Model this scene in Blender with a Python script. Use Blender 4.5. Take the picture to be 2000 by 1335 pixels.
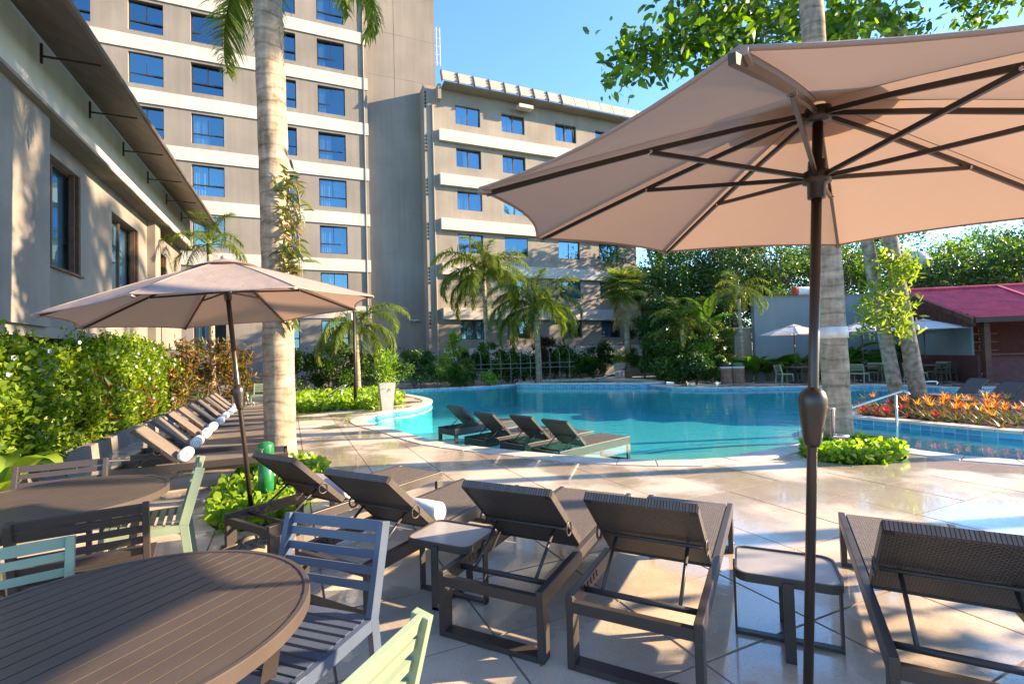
import bpy, math, random
import numpy as np
from mathutils import Vector, Matrix
from mathutils.geometry import delaunay_2d_cdt
random.seed(7); RNG = np.random.default_rng(7)
for _o in list(bpy.data.objects): bpy.data.objects.remove(_o)
scene = bpy.context.scene
col = scene.collection
# ---------------------------------------------------------------- camera
FPX, PITCH, ROLL, EYE = 950.0, math.radians(1.6), math.radians(1.6), 1.6
FW = Vector((0, math.cos(PITCH), math.sin(PITCH))); _up = Vector((0, -math.sin(PITCH), math.cos(PITCH)))
CR = Vector((1, 0, 0))*math.cos(ROLL) - _up*math.sin(ROLL)
CU = Vector((1, 0, 0))*math.sin(ROLL) + _up*math.cos(ROLL)
CAM = Vector((0, 0, EYE))
cd = bpy.data.cameras.new('camera'); cam = bpy.data.objects.new('camera', cd); col.objects.link(cam)
cd.sensor_width = 36; cd.lens = 36*FPX/2000; cd.clip_start = .05; cd.clip_end = 2000
cam.matrix_world = Matrix(((CR.x, CU.x, -FW.x, 0), (CR.y, CU.y, -FW.y, 0), (CR.z, CU.z, -FW.z, EYE), (0, 0, 0, 1)))
scene.camera = cam
# ---------------------------------------------------------------- sky, sun, exposure
SUN_AZ, SUN_EL = math.radians(85), math.radians(20.5)      # azimuth from +Y towards +X
w = bpy.data.worlds.new('World'); scene.world = w; w.use_nodes = True
nt = w.node_tree; bg = nt.nodes['Background']
sky = nt.nodes.new('ShaderNodeTexSky'); sky.sky_type = 'NISHITA'; sky.sun_disc = False
sky.sun_elevation = SUN_EL; sky.sun_rotation = SUN_AZ; sky.air_density = 1.15; sky.dust_density = .15; sky.ozone_density = 6
nt.links.new(sky.outputs[0], bg.inputs[0]); bg.inputs[1].default_value = .13
sd = bpy.data.lights.new('sun', 'SUN'); sun = bpy.data.objects.new('sun', sd); col.objects.link(sun)
sd.energy = 5.0; sd.angle = math.radians(.6); sd.color = (1.0, .76, .48)
_sdir = Vector((math.sin(SUN_AZ)*math.cos(SUN_EL), math.cos(SUN_AZ)*math.cos(SUN_EL), math.sin(SUN_EL)))
sun.rotation_euler = _sdir.to_track_quat('Z', 'Y').to_euler(); sun.location = (30, 0, 40)
vs = scene.view_settings; vs.view_transform = 'Standard'; vs.look = 'None'; vs.exposure = 2.0; vs.gamma = 1
scene.cycles.use_denoising = True; scene.cycles.max_bounces = 8; scene.cycles.transparent_max_bounces = 10
scene.cycles.diffuse_bounces = 3; scene.cycles.glossy_bounces = 3; scene.cycles.caustics_reflective = False; scene.cycles.caustics_refractive = False
# ---------------------------------------------------------------- pixel helpers (a pixel gives a direction; ground or plane gives distance)
def ray(x, y): return CR*((x-1000)/FPX) - CU*((y-667.5)/FPX) + FW
def G(x, y, z=0.0):
    d = ray(x, y); return CAM + d*((z-EYE)/d.z)
def D(x, y, dep):
    d = ray(x, y); return CAM + d*(dep/d.y)
TH = math.radians(23); UU = Vector((math.cos(TH), math.sin(TH), 0)); VV = Vector((-math.sin(TH), math.cos(TH), 0))
def UV(u, v, z=0.0): return UU*u + VV*v + Vector((0, 0, z))
# ---------------------------------------------------------------- materials
MATS = {}
def nodes(m): return m.node_tree.nodes, m.node_tree.links
def mat(name, c, rough=.6, var=.12, scale=6., bump=0., bscale=40., metal=0., spec=.5, c2=None, detail=4, coord='Object', streak=0.):
    """Principled with a noise colour variation and an optional noise bump."""
    if name in MATS: return MATS[name]
    m = bpy.data.materials.new(name); m.use_nodes = True; n, l = nodes(m); b = n['Principled BSDF']
    tc = n.new('ShaderNodeTexCoord'); nz = n.new('ShaderNodeTexNoise'); nz.inputs['Scale'].default_value = scale; nz.inputs['Detail'].default_value = detail
    l.new(tc.outputs[coord], nz.inputs['Vector'])
    mx = n.new('ShaderNodeMix'); mx.data_type = 'RGBA'
    c2 = c2 or tuple(x*(1-2*var) for x in c)
    mx.inputs[6].default_value = (*c2, 1); mx.inputs[7].default_value = (*tuple(min(1, x*(1+var)) for x in c), 1)
    rp = n.new('ShaderNodeMapRange'); rp.inputs[1].default_value = .3; rp.inputs[2].default_value = .7
    l.new(nz.outputs[0], rp.inputs[0]); l.new(rp.outputs[0], mx.inputs[0]); l.new(mx.outputs[2], b.inputs['Base Color'])
    if streak:
        mp = n.new('ShaderNodeMapping'); mp.inputs['Scale'].default_value = (2.2, 2.2, .12); l.new(tc.outputs[coord], mp.inputs[0]); n3 = n.new('ShaderNodeTexNoise'); n3.inputs['Scale'].default_value = 1.5; n3.inputs['Detail'].default_value = 7; l.new(mp.outputs[0], n3.inputs['Vector'])
        r3 = n.new('ShaderNodeMapRange'); r3.inputs[1].default_value = .38; r3.inputs[2].default_value = .6; r3.inputs[3].default_value = 1-streak; l.new(n3.outputs[0], r3.inputs[0])
        m3 = n.new('ShaderNodeMix'); m3.data_type = 'RGBA'; m3.blend_type = 'MULTIPLY'; m3.inputs[0].default_value = 1; l.new(mx.outputs[2], m3.inputs[6]); l.new(r3.outputs[0], m3.inputs[7]); l.new(m3.outputs[2], b.inputs['Base Color'])
    b.inputs['Roughness'].default_value = rough; b.inputs['Metallic'].default_value = metal; b.inputs['Specular IOR Level'].default_value = spec
    if bump:
        n2 = n.new('ShaderNodeTexNoise'); n2.inputs['Scale'].default_value = bscale; n2.inputs['Detail'].default_value = 6
        l.new(tc.outputs[coord], n2.inputs['Vector'])
        bp = n.new('ShaderNodeBump'); bp.inputs['Strength'].default_value = bump; bp.inputs['Distance'].default_value = .02
        l.new(n2.outputs[0], bp.inputs['Height']); l.new(bp.outputs[0], b.inputs['Normal'])
    MATS[name] = m; return m
def leafmat(name, cols, trans=.35, rough=.4, gloss=.5):
    """Leaf: colour picked per leaf (random per island), part translucent."""
    if name in MATS: return MATS[name]
    m = bpy.data.materials.new(name); m.use_nodes = True; n, l = nodes(m); b = n['Principled BSDF']; out = n['Material Output']
    g = n.new('ShaderNodeNewGeometry'); r = n.new('ShaderNodeValToRGB'); e = r.color_ramp.elements
    while len(e) < len(cols): e.new(.5)
    for i, c in enumerate(cols): e[i].position = i/(len(cols)-1); e[i].color = (*c, 1)
    l.new(g.outputs['Random Per Island'], r.inputs[0]); l.new(r.outputs[0], b.inputs['Base Color'])
    b.inputs['Roughness'].default_value = rough; b.inputs['Specular IOR Level'].default_value = gloss
    t = n.new('ShaderNodeBsdfTranslucent'); hs = n.new('ShaderNodeHueSaturation'); hs.inputs['Value'].default_value = 1.7; hs.inputs['Saturation'].default_value = 1.1
    l.new(r.outputs[0], hs.inputs['Color']); l.new(hs.outputs[0], t.inputs[0])
    mx = n.new('ShaderNodeMixShader'); mx.inputs[0].default_value = trans
    l.new(b.outputs[0], mx.inputs[1]); l.new(t.outputs[0], mx.inputs[2]); l.new(mx.outputs[0], out.inputs[0])
    MATS[name] = m; return m
def schlick(n, l, f0, normal=None, f1=1.0):
    """reflectance that is the same from both sides: f0 + (f1-f0)(1-|N.I|)^5"""
    g = n.new('ShaderNodeNewGeometry'); d = n.new('ShaderNodeVectorMath'); d.operation = 'DOT_PRODUCT'; l.new(g.outputs['Incoming'], d.inputs[0]); l.new(normal if normal is not None else g.outputs['Normal'], d.inputs[1])
    def m(op, a, b=None):
        q = n.new('ShaderNodeMath'); q.operation = op
        for i, v in enumerate((a, b)):
            if v is None: continue
            if isinstance(v, (int, float)): q.inputs[i].default_value = v
            else: l.new(v, q.inputs[i])
        return q.outputs[0]
    x = m('POWER', m('SUBTRACT', 1.0, m('ABSOLUTE', d.outputs['Value'])), 5.0); return m('ADD', m('MULTIPLY', x, f1-f0), f0)
# ---------------------------------------------------------------- mesh builder
class MB:
    def __init__(s): s.v = []; s.f = []
    def quad(s, *p):
        i = len(s.v); s.v += [tuple(q) for q in p]; s.f.append(tuple(range(i, i+len(p)))); return s
    def box(s, c, size, rz=0., rot=None):
        x, y, z = (k/2 for k in size); i = len(s.v); R = rot or Matrix.Rotation(rz, 3, 'Z'); c = Vector(c)
        for a in ((-x, -y, -z), (x, -y, -z), (x, y, -z), (-x, y, -z), (-x, -y, z), (x, -y, z), (x, y, z), (-x, y, z)): s.v.append(tuple(c + R @ Vector(a)))
        s.f += [tuple(i+k for k in q) for q in ((3, 2, 1, 0), (4, 5, 6, 7), (0, 1, 5, 4), (1, 2, 6, 5), (2, 3, 7, 6), (3, 0, 4, 7))]; return s
    def bar(s, p, q, w, h, up=(0, 0, 1)):
        """rectangular bar from p to q: w across, h along 'up'."""
        p, q = Vector(p), Vector(q); d = (q-p); L = d.length; d.normalize(); x = d.cross(Vector(up))
        if x.length < 1e-4: x = d.cross(Vector((0, 1, 0)))
        x.normalize(); z = x.cross(d); R = Matrix((x, d, z)).transposed()
        return s.box((p+q)/2, (w, L, h), rot=R)
    def tube(s, pts, rad, n=8, caps=True):
        pts = [Vector(p) for p in pts]; m = len(pts)
        if not hasattr(rad, '__len__'): rad = [rad]*m
        i0 = len(s.v); prev = None
        for k, p in enumerate(pts):
            d = (pts[min(k+1, m-1)] - pts[max(k-1, 0)]).normalized()
            x = (prev - d*prev.dot(d)) if prev is not None else d.orthogonal()
            if x.length < 1e-5: x = d.orthogonal()
            x.normalize(); prev = x; y = d.cross(x)
            for j in range(n):
                a = 2*math.pi*j/n; s.v.append(tuple(p + (x*math.cos(a) + y*math.sin(a))*rad[k]))
        for k in range(m-1):
            for j in range(n):
                a, b = i0+k*n+j, i0+k*n+(j+1) % n; s.f.append((a, b, b+n, a+n))
        if caps: s.f.append(tuple(i0+j for j in reversed(range(n)))); s.f.append(tuple(i0+(m-1)*n+j for j in range(n)))
        return s
    def lathe(s, prof, n=24, c=(0, 0, 0), sx=1, sy=1):
        i0 = len(s.v); c = Vector(c)
        for r, z in prof:
            for j in range(n):
                a = 2*math.pi*j/n; s.v.append((c.x+r*math.cos(a)*sx, c.y+r*math.sin(a)*sy, c.z+z))
        for k in range(len(prof)-1):
            for j in range(n):
                a, b = i0+k*n+j, i0+k*n+(j+1) % n; s.f.append((a, b, b+n, a+n))
        s.f.append(tuple(i0+j for j in reversed(range(n)))); s.f.append(tuple(i0+(len(prof)-1)*n+j for j in range(n)))
        return s
    def prism(s, poly, z0, z1):
        i = len(s.v); n = len(poly)
        s.v += [(p[0], p[1], z0) for p in poly] + [(p[0], p[1], z1) for p in poly]
        s.f.append(tuple(i+k for k in reversed(range(n)))); s.f.append(tuple(i+n+k for k in range(n)))
        for k in range(n): s.f.append((i+k, i+(k+1) % n, i+n+(k+1) % n, i+n+k))
        return s
    def mesh(s, name):
        me = bpy.data.meshes.new(name); me.from_pydata(s.v, [], s.f); me.update(); return me
    def build(s, name, m, parent=None, smooth=False, bevel=0.):
        me = s.mesh(name)
        if smooth: me.polygons.foreach_set('use_smooth', [True]*len(me.polygons))
        o = link(name, me, m, parent)
        if bevel:
            md = o.modifiers.new('soft_edge', 'BEVEL'); md.width = bevel; md.segments = 2; md.limit_method = 'ANGLE'
        return o
def link(name, me, m, parent=None):
    o = bpy.data.objects.new(name, me); col.objects.link(o)
    if m is not None and me is not None and not me.materials: me.materials.append(m)
    if parent is not None: o.parent = parent
    return o
def tag(o, label=None, cat=None, group=None, kind=None):
    for k, v in (('label', label), ('category', cat), ('group', group), ('kind', kind)):
        if v: o[k] = v
    return o
def thing(name, label, cat, loc=(0, 0, 0), rz=0., group=None):
    o = bpy.data.objects.new(name, None); col.objects.link(o); o.location = loc; o.rotation_euler = (0, 0, rz); o.empty_display_size = .1
    return tag(o, label, cat, group)
KIDS = {}
def copy_tree(o, parent=None, loc=None, rz=None, label=None, group=None):
    c = o.copy(); col.objects.link(c)
    if parent is not None: c.parent = parent
    if loc is not None: c.location = loc
    if rz is not None: c.rotation_euler = (0, 0, rz)
    if label: c['label'] = label
    if group: c['group'] = group
    if o.name not in KIDS: KIDS[o.name] = list(o.children)
    for ch in KIDS[o.name]: copy_tree(ch, c)
    return c
def npmesh(name, V, F):
    """V (n,3), F (m,k) -> mesh, fast."""
    V = np.asarray(V, np.float32); F = np.asarray(F, np.int32); k = F.shape[1]; me = bpy.data.meshes.new(name)
    me.vertices.add(len(V)); me.vertices.foreach_set('co', V.ravel()); me.loops.add(F.size); me.loops.foreach_set('vertex_index', F.ravel())
    me.polygons.add(len(F)); me.polygons.foreach_set('loop_start', np.arange(0, F.size, k, dtype=np.int32)); me.update(calc_edges=True); return me
def unit(a): return a/np.maximum(np.linalg.norm(a, axis=1, keepdims=True), 1e-6)
def leaves(P, size, aspect=.45, up=.4, out=None, fold=.25, jit=.35, droop=0., full=False):
    """Folded pointed leaves at points P: two triangles each. Returns V,F."""
    P = np.asarray(P, float); n = len(P); d = RNG.normal(size=(n, 3)); d[:, 2] += up
    if out is not None: d += out
    d = unit(d); d[:, 2] -= droop; d = unit(d)
    s = unit(np.cross(d, RNG.normal(size=(n, 3)))); nn = np.cross(d, s)
    L = (size*(1+jit*RNG.uniform(-1, 1, n)))[:, None]
    tip = P + d*L; mid = P + d*L*.45
    a = mid + s*L*aspect*.5 + nn*L*fold*.4; b = mid - s*L*aspect*.5 + nn*L*fold*.4
    if full:
        m1, m2 = P + d*L*.22, P + d*L*.66; tip = tip - np.array([0, 0, .12])*L; w1, w2 = L*aspect*.44, L*aspect*.42
        V = np.stack([P, m1+s*w1+nn*L*fold*.3, m2+s*w2+nn*L*fold*.2, tip, m2-s*w2+nn*L*fold*.2, m1-s*w1+nn*L*fold*.3], 1).reshape(-1, 3); i = np.arange(n)[:, None]*6
        return V, np.concatenate([i+[[0, 1, 5]], i+[[1, 2, 5]], i+[[2, 4, 5]], i+[[2, 3, 4]]], 1).reshape(-1, 3)
    V = np.stack([P, a, tip, b], 1).reshape(-1, 3); i = np.arange(n)[:, None]*4
    F = np.concatenate([i+[[0, 1, 2]], i+[[0, 2, 3]]], 1).reshape(-1, 3); return V, F
def clumps(n, centres, spread, flat=1.):
    c = np.asarray(centres, float); k = RNG.integers(0, len(c), n); r = RNG.normal(size=(n, 3))*spread; r[:, 2] *= flat
    return c[k] + r
def inside(x, y, poly):
    r = False; n = len(poly); j = n-1
    for i in range(n):
        xi, yi = poly[i][0], poly[i][1]; xj, yj = poly[j][0], poly[j][1]
        if (yi > y) != (yj > y) and x < (xj-xi)*(y-yi)/(yj-yi)+xi: r = not r
        j = i
    return r
def spline(pts, sub=4, closed=False):
    p = [Vector((q[0], q[1], q[2] if len(q) > 2 else 0)) for q in pts]; n = len(p); out = []
    for i in range(n if closed else n-1):
        g = (lambda k: p[k % n]) if closed else (lambda k: p[max(0, min(n-1, k))])
        a, b, c, d = g(i-1), g(i), g(i+1), g(i+2)
        for k in range(sub):
            t = k/sub; out.append(.5*((2*b)+(c-a)*t+(2*a-5*b+4*c-d)*t*t+(3*b-a-3*c+d)*t**3))
    if not closed: out.append(p[-1])
    return out
# ================================================================ materials of the setting
def stone_mat():
    m = bpy.data.materials.new('deck_stone'); m.use_nodes = True; n, l = nodes(m); b = n['Principled BSDF']
    tc = n.new('ShaderNodeTexCoord'); gm = n.new('ShaderNodeNewGeometry'); pos = gm.outputs['Position']
    oi = n.new('ShaderNodeObjectInfo')
    def noise(scale, det=5, vec=pos):
        q = n.new('ShaderNodeTexNoise'); q.inputs['Scale'].default_value = scale; q.inputs['Detail'].default_value = det; l.new(vec, q.inputs['Vector']); return q.outputs[0]
    def rng(x, a, b_, c=0., d=1.):
        q = n.new('ShaderNodeMapRange'); q.inputs[1].default_value = a; q.inputs[2].default_value = b_; q.inputs[3].default_value = c; q.inputs[4].default_value = d; l.new(x, q.inputs[0]); return q.outputs[0]
    def mix(f, a, b_):
        q = n.new('ShaderNodeMix'); q.data_type = 'RGBA'
        for s, v in ((0, f), (6, a), (7, b_)):
            if isinstance(v, tuple): q.inputs[s].default_value = (*v, 1)
            elif isinstance(v, float): q.inputs[s].default_value = v
            else: l.new(v, q.inputs[s])
        return q.outputs[2]
    big = rng(noise(1.1), .35, .65); c = mix(big, (.50, .405, .315), (.68, .57, .455))
    c = mix(rng(oi.outputs['Random'], 0, 1, 0, .45), c, (.43, .335, .245))
    c = mix(rng(noise(7), .45, .7, 0, .35), c, (.62, .55, .46))
    pit = rng(noise(95, 2), .62, .68); c = mix(rng(pit, 0, 1, 0, .45), c, (.14, .11, .085))
    wet = rng(noise(.85, 4), .42, .55)
    c = mix(rng(wet, 0, 1, 0, .28), c, (.20, .155, .12)); l.new(c, b.inputs['Base Color'])
    r = n.new('ShaderNodeMath'); r.operation = 'MULTIPLY_ADD'; l.new(wet, r.inputs[0]); r.inputs[1].default_value = -.42; r.inputs[2].default_value = .50
    r2 = n.new('ShaderNodeMath'); r2.operation = 'MULTIPLY_ADD'; l.new(noise(14), r2.inputs[0]); r2.inputs[1].default_value = .16; l.new(r.outputs[0], r2.inputs[2]); 
    r3 = n.new('ShaderNodeMath'); r3.operation = 'SUBTRACT'; l.new(r2.outputs[0], r3.inputs[0]); r3.inputs[1].default_value = .06; l.new(r3.outputs[0], b.inputs['Roughness'])
    b.inputs['Coat Roughness'].default_value = .05; l.new(rng(wet, .2, 1, 0, .9), b.inputs['Coat Weight'])
    h = n.new('ShaderNodeMath'); h.operation = 'MULTIPLY_ADD'; l.new(pit, h.inputs[0]); h.inputs[1].default_value = -.6; l.new(noise(30), h.inputs[2])
    bp = n.new('ShaderNodeBump'); bp.inputs['Strength'].default_value = .18; bp.inputs['Distance'].default_value = .01; l.new(h.outputs[0], bp.inputs['Height']); l.new(bp.outputs[0], b.inputs['Normal'])
    MATS['deck_stone'] = m; return m
STONE = stone_mat()
COPE = mat('coping_stone', (.62, .55, .46), .5, .14, 3, .15, 40)
GROUT = mat('deck_grout', (.33, .27, .21), .8, .15, 12, .2, 60)
SOIL = mat('soil', (.06, .04, .028), .95, .3, 8, .6, 30)
GRASS = mat('ground_cover', (.06, .075, .03), .95, .3, 2, .5, 20)
def tile_mat(name, c1, c2, scale, mortar=(.5, .62, .62), rough=.25):
    m = bpy.data.materials.new(name); m.use_nodes = True; n, l = nodes(m); b = n['Principled BSDF']
    g = n.new('ShaderNodeNewGeometry'); sx = n.new('ShaderNodeSeparateXYZ'); l.new(g.outputs['Position'], sx.inputs[0])
    br = n.new('ShaderNodeTexBrick'); br.offset = 0; br.inputs['Scale'].default_value = scale; br.inputs['Brick Width'].default_value = .5; br.inputs['Row Height'].default_value = .5; br.inputs['Mortar Size'].default_value = .02
    br.inputs['Color1'].default_value = (*c1, 1); br.inputs['Color2'].default_value = (*c2, 1); br.inputs['Mortar'].default_value = (*mortar, 1)
    ad = n.new('ShaderNodeMath'); ad.operation = 'ADD'; l.new(sx.outputs[0], ad.inputs[0]); l.new(sx.outputs[1], ad.inputs[1])
    cb = n.new('ShaderNodeCombineXYZ'); l.new(ad.outputs[0], cb.inputs[0]); l.new(sx.outputs[2], cb.inputs[1])
    sn = n.new('ShaderNodeSeparateXYZ'); l.new(g.outputs['Normal'], sn.inputs[0])
    fl = n.new('ShaderNodeMath'); fl.operation = 'ABSOLUTE'; l.new(sn.outputs[2], fl.inputs[0]); gt = n.new('ShaderNodeMath'); gt.operation = 'GREATER_THAN'; gt.inputs[1].default_value = .5; l.new(fl.outputs[0], gt.inputs[0])
    mv = n.new('ShaderNodeMix'); mv.data_type = 'VECTOR'; l.new(gt.outputs[0], mv.inputs[0]); l.new(cb.outputs[0], mv.inputs[4]); l.new(g.outputs['Position'], mv.inputs[5]); l.new(mv.outputs[1], br.inputs['Vector'])
    l.new(br.outputs[0], b.inputs['Base Color']); b.inputs['Roughness'].default_value = rough; MATS[name] = m; return m
BASIN = tile_mat('pool_mosaic', (.27, .60, .65), (.36, .68, .72), 4, (.42, .70, .70))
LEDGE = tile_mat('ledge_tile', (.66, .66, .58), (.74, .72, .62), 4, (.74, .74, .66))
BAND = tile_mat('waterline_tile', (.03, .22, .42), (.10, .42, .58), 6, (.35, .5, .55))
def water_mat():
    m = bpy.data.materials.new('pool_water'); m.use_nodes = True; n, l = nodes(m); out = n['Material Output']; n.remove(n['Principled BSDF'])
    tr = n.new('ShaderNodeBsdfTransparent'); tr.inputs[0].default_value = (.44, .90, .95, 1); gl = n.new('ShaderNodeBsdfGlossy'); gl.inputs['Roughness'].default_value = .015
    g = n.new('ShaderNodeNewGeometry')
    mp = n.new('ShaderNodeMapping'); mp.inputs['Scale'].default_value = (1.0, 1.9, 1); l.new(g.outputs['Position'], mp.inputs[0])
    a = n.new('ShaderNodeTexNoise'); a.inputs['Scale'].default_value = 1.6; a.inputs['Detail'].default_value = 3; l.new(mp.outputs[0], a.inputs['Vector'])
    b = n.new('ShaderNodeTexNoise'); b.inputs['Scale'].default_value = 7; b.inputs['Detail'].default_value = 2; l.new(mp.outputs[0], b.inputs['Vector'])
    ad = n.new('ShaderNodeMath'); ad.operation = 'MULTIPLY_ADD'; l.new(b.outputs[0], ad.inputs[0]); ad.inputs[1].default_value = .16; l.new(a.outputs[0], ad.inputs[2])
    bp = n.new('ShaderNodeBump'); bp.inputs['Strength'].default_value = .20; bp.inputs['Distance'].default_value = .035; l.new(ad.outputs[0], bp.inputs['Height'])
    l.new(bp.outputs[0], gl.inputs['Normal']); fr = schlick(n, l, .02, bp.outputs[0], 1.0)
    mx = n.new('ShaderNodeMixShader'); l.new(fr, mx.inputs[0]); l.new(tr.outputs[0], mx.inputs[1]); l.new(gl.outputs[0], mx.inputs[2]); l.new(mx.outputs[0], out.inputs['Surface'])
    return m
WATER = water_mat()
# ================================================================ pool outline (inner coping edge) from the photograph, on the ground plane
near = [G(*p) for p in ((712, 818), (722, 828), (772, 840), (850, 862), (960, 876), (1080, 888), (1160, 895), (1240, 899), (1320, 900), (1400, 896), (1470, 885), (1530, 874), (1600, 862), (1660, 857), (1710, 863), (1753, 872), (1811, 883), (1880, 891), (2000, 900))]
NEAR_XY = [(p.x, p.y) for p in near]
right_side = [(8.4, 5.9), (11, 5.6), (14.5, 7), (17.6, 10.5), (18.4, 14), (17.6, 16.8)]
far = [(p.x, p.y) for p in (G(1865, 757), G(1784, 753), G(1686, 751.5), G(1577, 754), G(1470, 756), G(1376, 757), G(1310, 755.5))]
back = [(6.6, 23.3), (5.2, 26.6), (.4, 27.2), (-2.7, 25.9), (-6.05, 25.0), (-5.6, 23.2), (-4.2, 20.9)]
tip = [(-3.25, 19.0), (-2.97, 17.5), (-3.05, 16.1), (-3.35, 15.2), (-3.85, 14.7)]
OUT = [(p.x, p.y) for p in spline(NEAR_XY + right_side + far + back + tip, 3, True)]
WL, RIMZ = -.11, 0.0
def fill(outer, holes, pts=(), keep=None):
    """triangulate outer minus holes (2D); returns verts, tris."""
    V = []; E = []
    for poly in [outer] + list(holes):
        i0 = len(V); V += [Vector((p[0], p[1])) for p in poly]; E += [(i0+k, i0+(k+1) % len(poly)) for k in range(len(poly))]
    V += [Vector((p[0], p[1])) for p in pts]
    r = delaunay_2d_cdt(V, E, [], 0, 1e-5); vs_, fs = r[0], r[2]; out = []
    for f in fs:
        cx = sum(vs_[k].x for k in f)/3; cy = sum(vs_[k].y for k in f)/3
        if inside(cx, cy, outer) and not any(inside(cx, cy, h) for h in holes): out.append(tuple(f))
    return vs_, out
def offset(poly, d):
    n = len(poly); out = []; area = sum(poly[i][0]*poly[(i+1) % n][1]-poly[(i+1) % n][0]*poly[i][1] for i in range(n)); s = 1 if area > 0 else -1
    for i in range(n):
        a, b = Vector(poly[i-1]), Vector(poly[(i+1) % n]); t = (b-a).normalized(); out.append((poly[i][0]+t.y*d*s, poly[i][1]-t.x*d*s))
    return out
# basin: floor slopes from a shallow ledge along the near edge to deep water
def depth_at(x, y):
    dn = min(math.hypot(x-a, y-b) for a, b in NEAR_XY[2:13]); do = min(math.hypot(x-a, y-b) for a, b in OUT)
    z = -.32 - .07*min(dn, 3.2) - .26*max(0, min(dn-3.2, 2.4))
    if x > 6.5: z = max(z, -.75) if y < 12 else z
    if x > 10 and 11.5 < y < 16.5: z = max(z, -.40)
    return z
gp = []
for ix in range(-7, 20):
    for iy in range(5, 29):
        x, y = ix+.5*(iy % 2), float(iy)
        if inside(x, y, OUT) and min(math.hypot(x-a, y-b) for a, b in OUT) > .45: gp.append((x, y))
vs_, fs = fill(OUT, [], gp)
zf = [depth_at(p.x, p.y) for p in vs_]
mb = MB(); mb.v = [(p.x, p.y, zf[i]) for i, p in enumerate(vs_)]; mb.f = list(fs); nO = len(OUT)
for k in range(nO):
    a, b = OUT[k], OUT[(k+1) % nO]; mb.quad((*a, depth_at(*a)), (*b, depth_at(*b)), (*b, WL-.10), (*a, WL-.10))
basin = mb.build('pool_basin', BASIN); tag(basin, kind='structure'); basin.data.materials.append(LEDGE)
for i, p in enumerate(basin.data.polygons):
    if i < len(fs) and sum(zf[k] for k in fs[i])/3 > -.50: p.material_index = 1
mb = MB()
for k in range(nO):
    a, b = OUT[k], OUT[(k+1) % nO]; mb.quad((*a, WL-.10), (*b, WL-.10), (*b, -.02), (*a, -.02))
tag(mb.build('waterline_tile_band', BAND, basin), 'blue mosaic band along the waterline')
OUTW = offset(OUT, -.004)
vs_, fs = fill(OUTW, [], gp); mb = MB(); nv = len(vs_)
mb.v = [(p.x, p.y, WL) for p in vs_]; mb.f = [tuple(f) for f in fs]
water = mb.build('water', WATER); tag(water, kind='structure')
# ================================================================ ground, deck, tiles, coping
def ellipse(c, a, b, ang, n=28, j=0.):
    ca, sa = math.cos(ang), math.sin(ang)
    return [(c[0]+ca*a*math.cos(t)-sa*b*math.sin(t), c[1]+sa*a*math.cos(t)+ca*b*math.sin(t)) for t in (2*math.pi*k/n for k in range(n))]
BED1 = ellipse((-3.13, 6.35), 1.75, .62, math.radians(107)); BED2 = ellipse((5.0, 7.28), .86, .62, math.radians(35))
BED3 = [(-7.3, 15.2), (-5.6, 15.55), (-4.35, 15.75), (-3.95, 17.2), (-4.3, 19), (-5.2, 21), (-6.6, 23.5), (-9.5, 22.4), (-8.6, 18.5)]
BED4 = [(8.35, 24.6), (9.2, 23.5), (9.75, 23.35), (9.8, 24.2), (11.2, 24.0), (12.0, 24.3), (12.1, 32.4), (7.6, 32.4), (7.9, 26.4)]
DX0, DX1, DY0, DY1 = -12.5, 26., -5., 33.
deck_out = [(DX0, DY0), (DX1, DY0), (DX1, DY1), (DX0, DY1)]
vs_, fs = fill(deck_out, [OUT, BED1, BED2, BED3, BED4]); mb = MB(); mb.v = [(p.x, p.y, -.014) for p in vs_]; mb.f = list(fs)
deck = mb.build('pool_deck', GROUT); tag(deck, kind='structure')
mb = MB(); B = 900.
xs = [-B, DX0+.4, DX1-.4, B]; ys = [-B, DY0+.4, DY1-.4, B]
for i in range(3):
    for j in range(3):
        if (i, j) != (1, 1): mb.quad((xs[i], ys[j], -.04), (xs[i+1], ys[j], -.04), (xs[i+1], ys[j+1], -.04), (xs[i], ys[j+1], -.04))
ground = mb.build('ground', GRASS); tag(ground, kind='structure')
mb = MB()
for b_ in (BED1, BED2, BED3, BED4): mb.quad(*[(p[0], p[1], -.05) for p in offset(b_, .03)])
tag(mb.build('planting_soil', SOIL), kind='structure')
COPW = .34; COUT = offset(OUT, COPW)
tTH = math.radians(24.6); tu = Vector((math.cos(tTH), math.sin(tTH))); tv = Vector((-math.sin(tTH), math.cos(tTH))); TW, TD, JT = .86, .715, .015
holes = [COUT, BED1, BED2, BED3, BED4]
def seg_near(c, poly, r): return any((c.x-p[0])**2+(c.y-p[1])**2 < r*r for p in poly)
def dense(poly, st=.25):
    o = []
    for i in range(len(poly)):
        a, b = Vector(poly[i]), Vector(poly[(i+1) % len(poly)]); k = max(1, int((b-a).length/st)); o += [tuple(a+(b-a)*(t/k)) for t in range(k)]
    return o
hd = [dense(h) for h in holes]
cand = []
for i in range(-16, 30):
    for j in range(-6, 44):
        c = tu*((i+.5)*TW+.19) + tv*((j+.5)*TD+.49)
        if not (DX0+.6 < c.x < DX1-.6 and .2 < c.y < DY1-.6): continue
        if abs(c.x) > 1.35*c.y+2.0 or any(inside(c.x, c.y, h) and not seg_near(c, q, .7) for h, q in zip(holes, hd)): continue
        cand.append((c.length, i, j, c))
cand.sort(key=lambda t: t[0])
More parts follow.
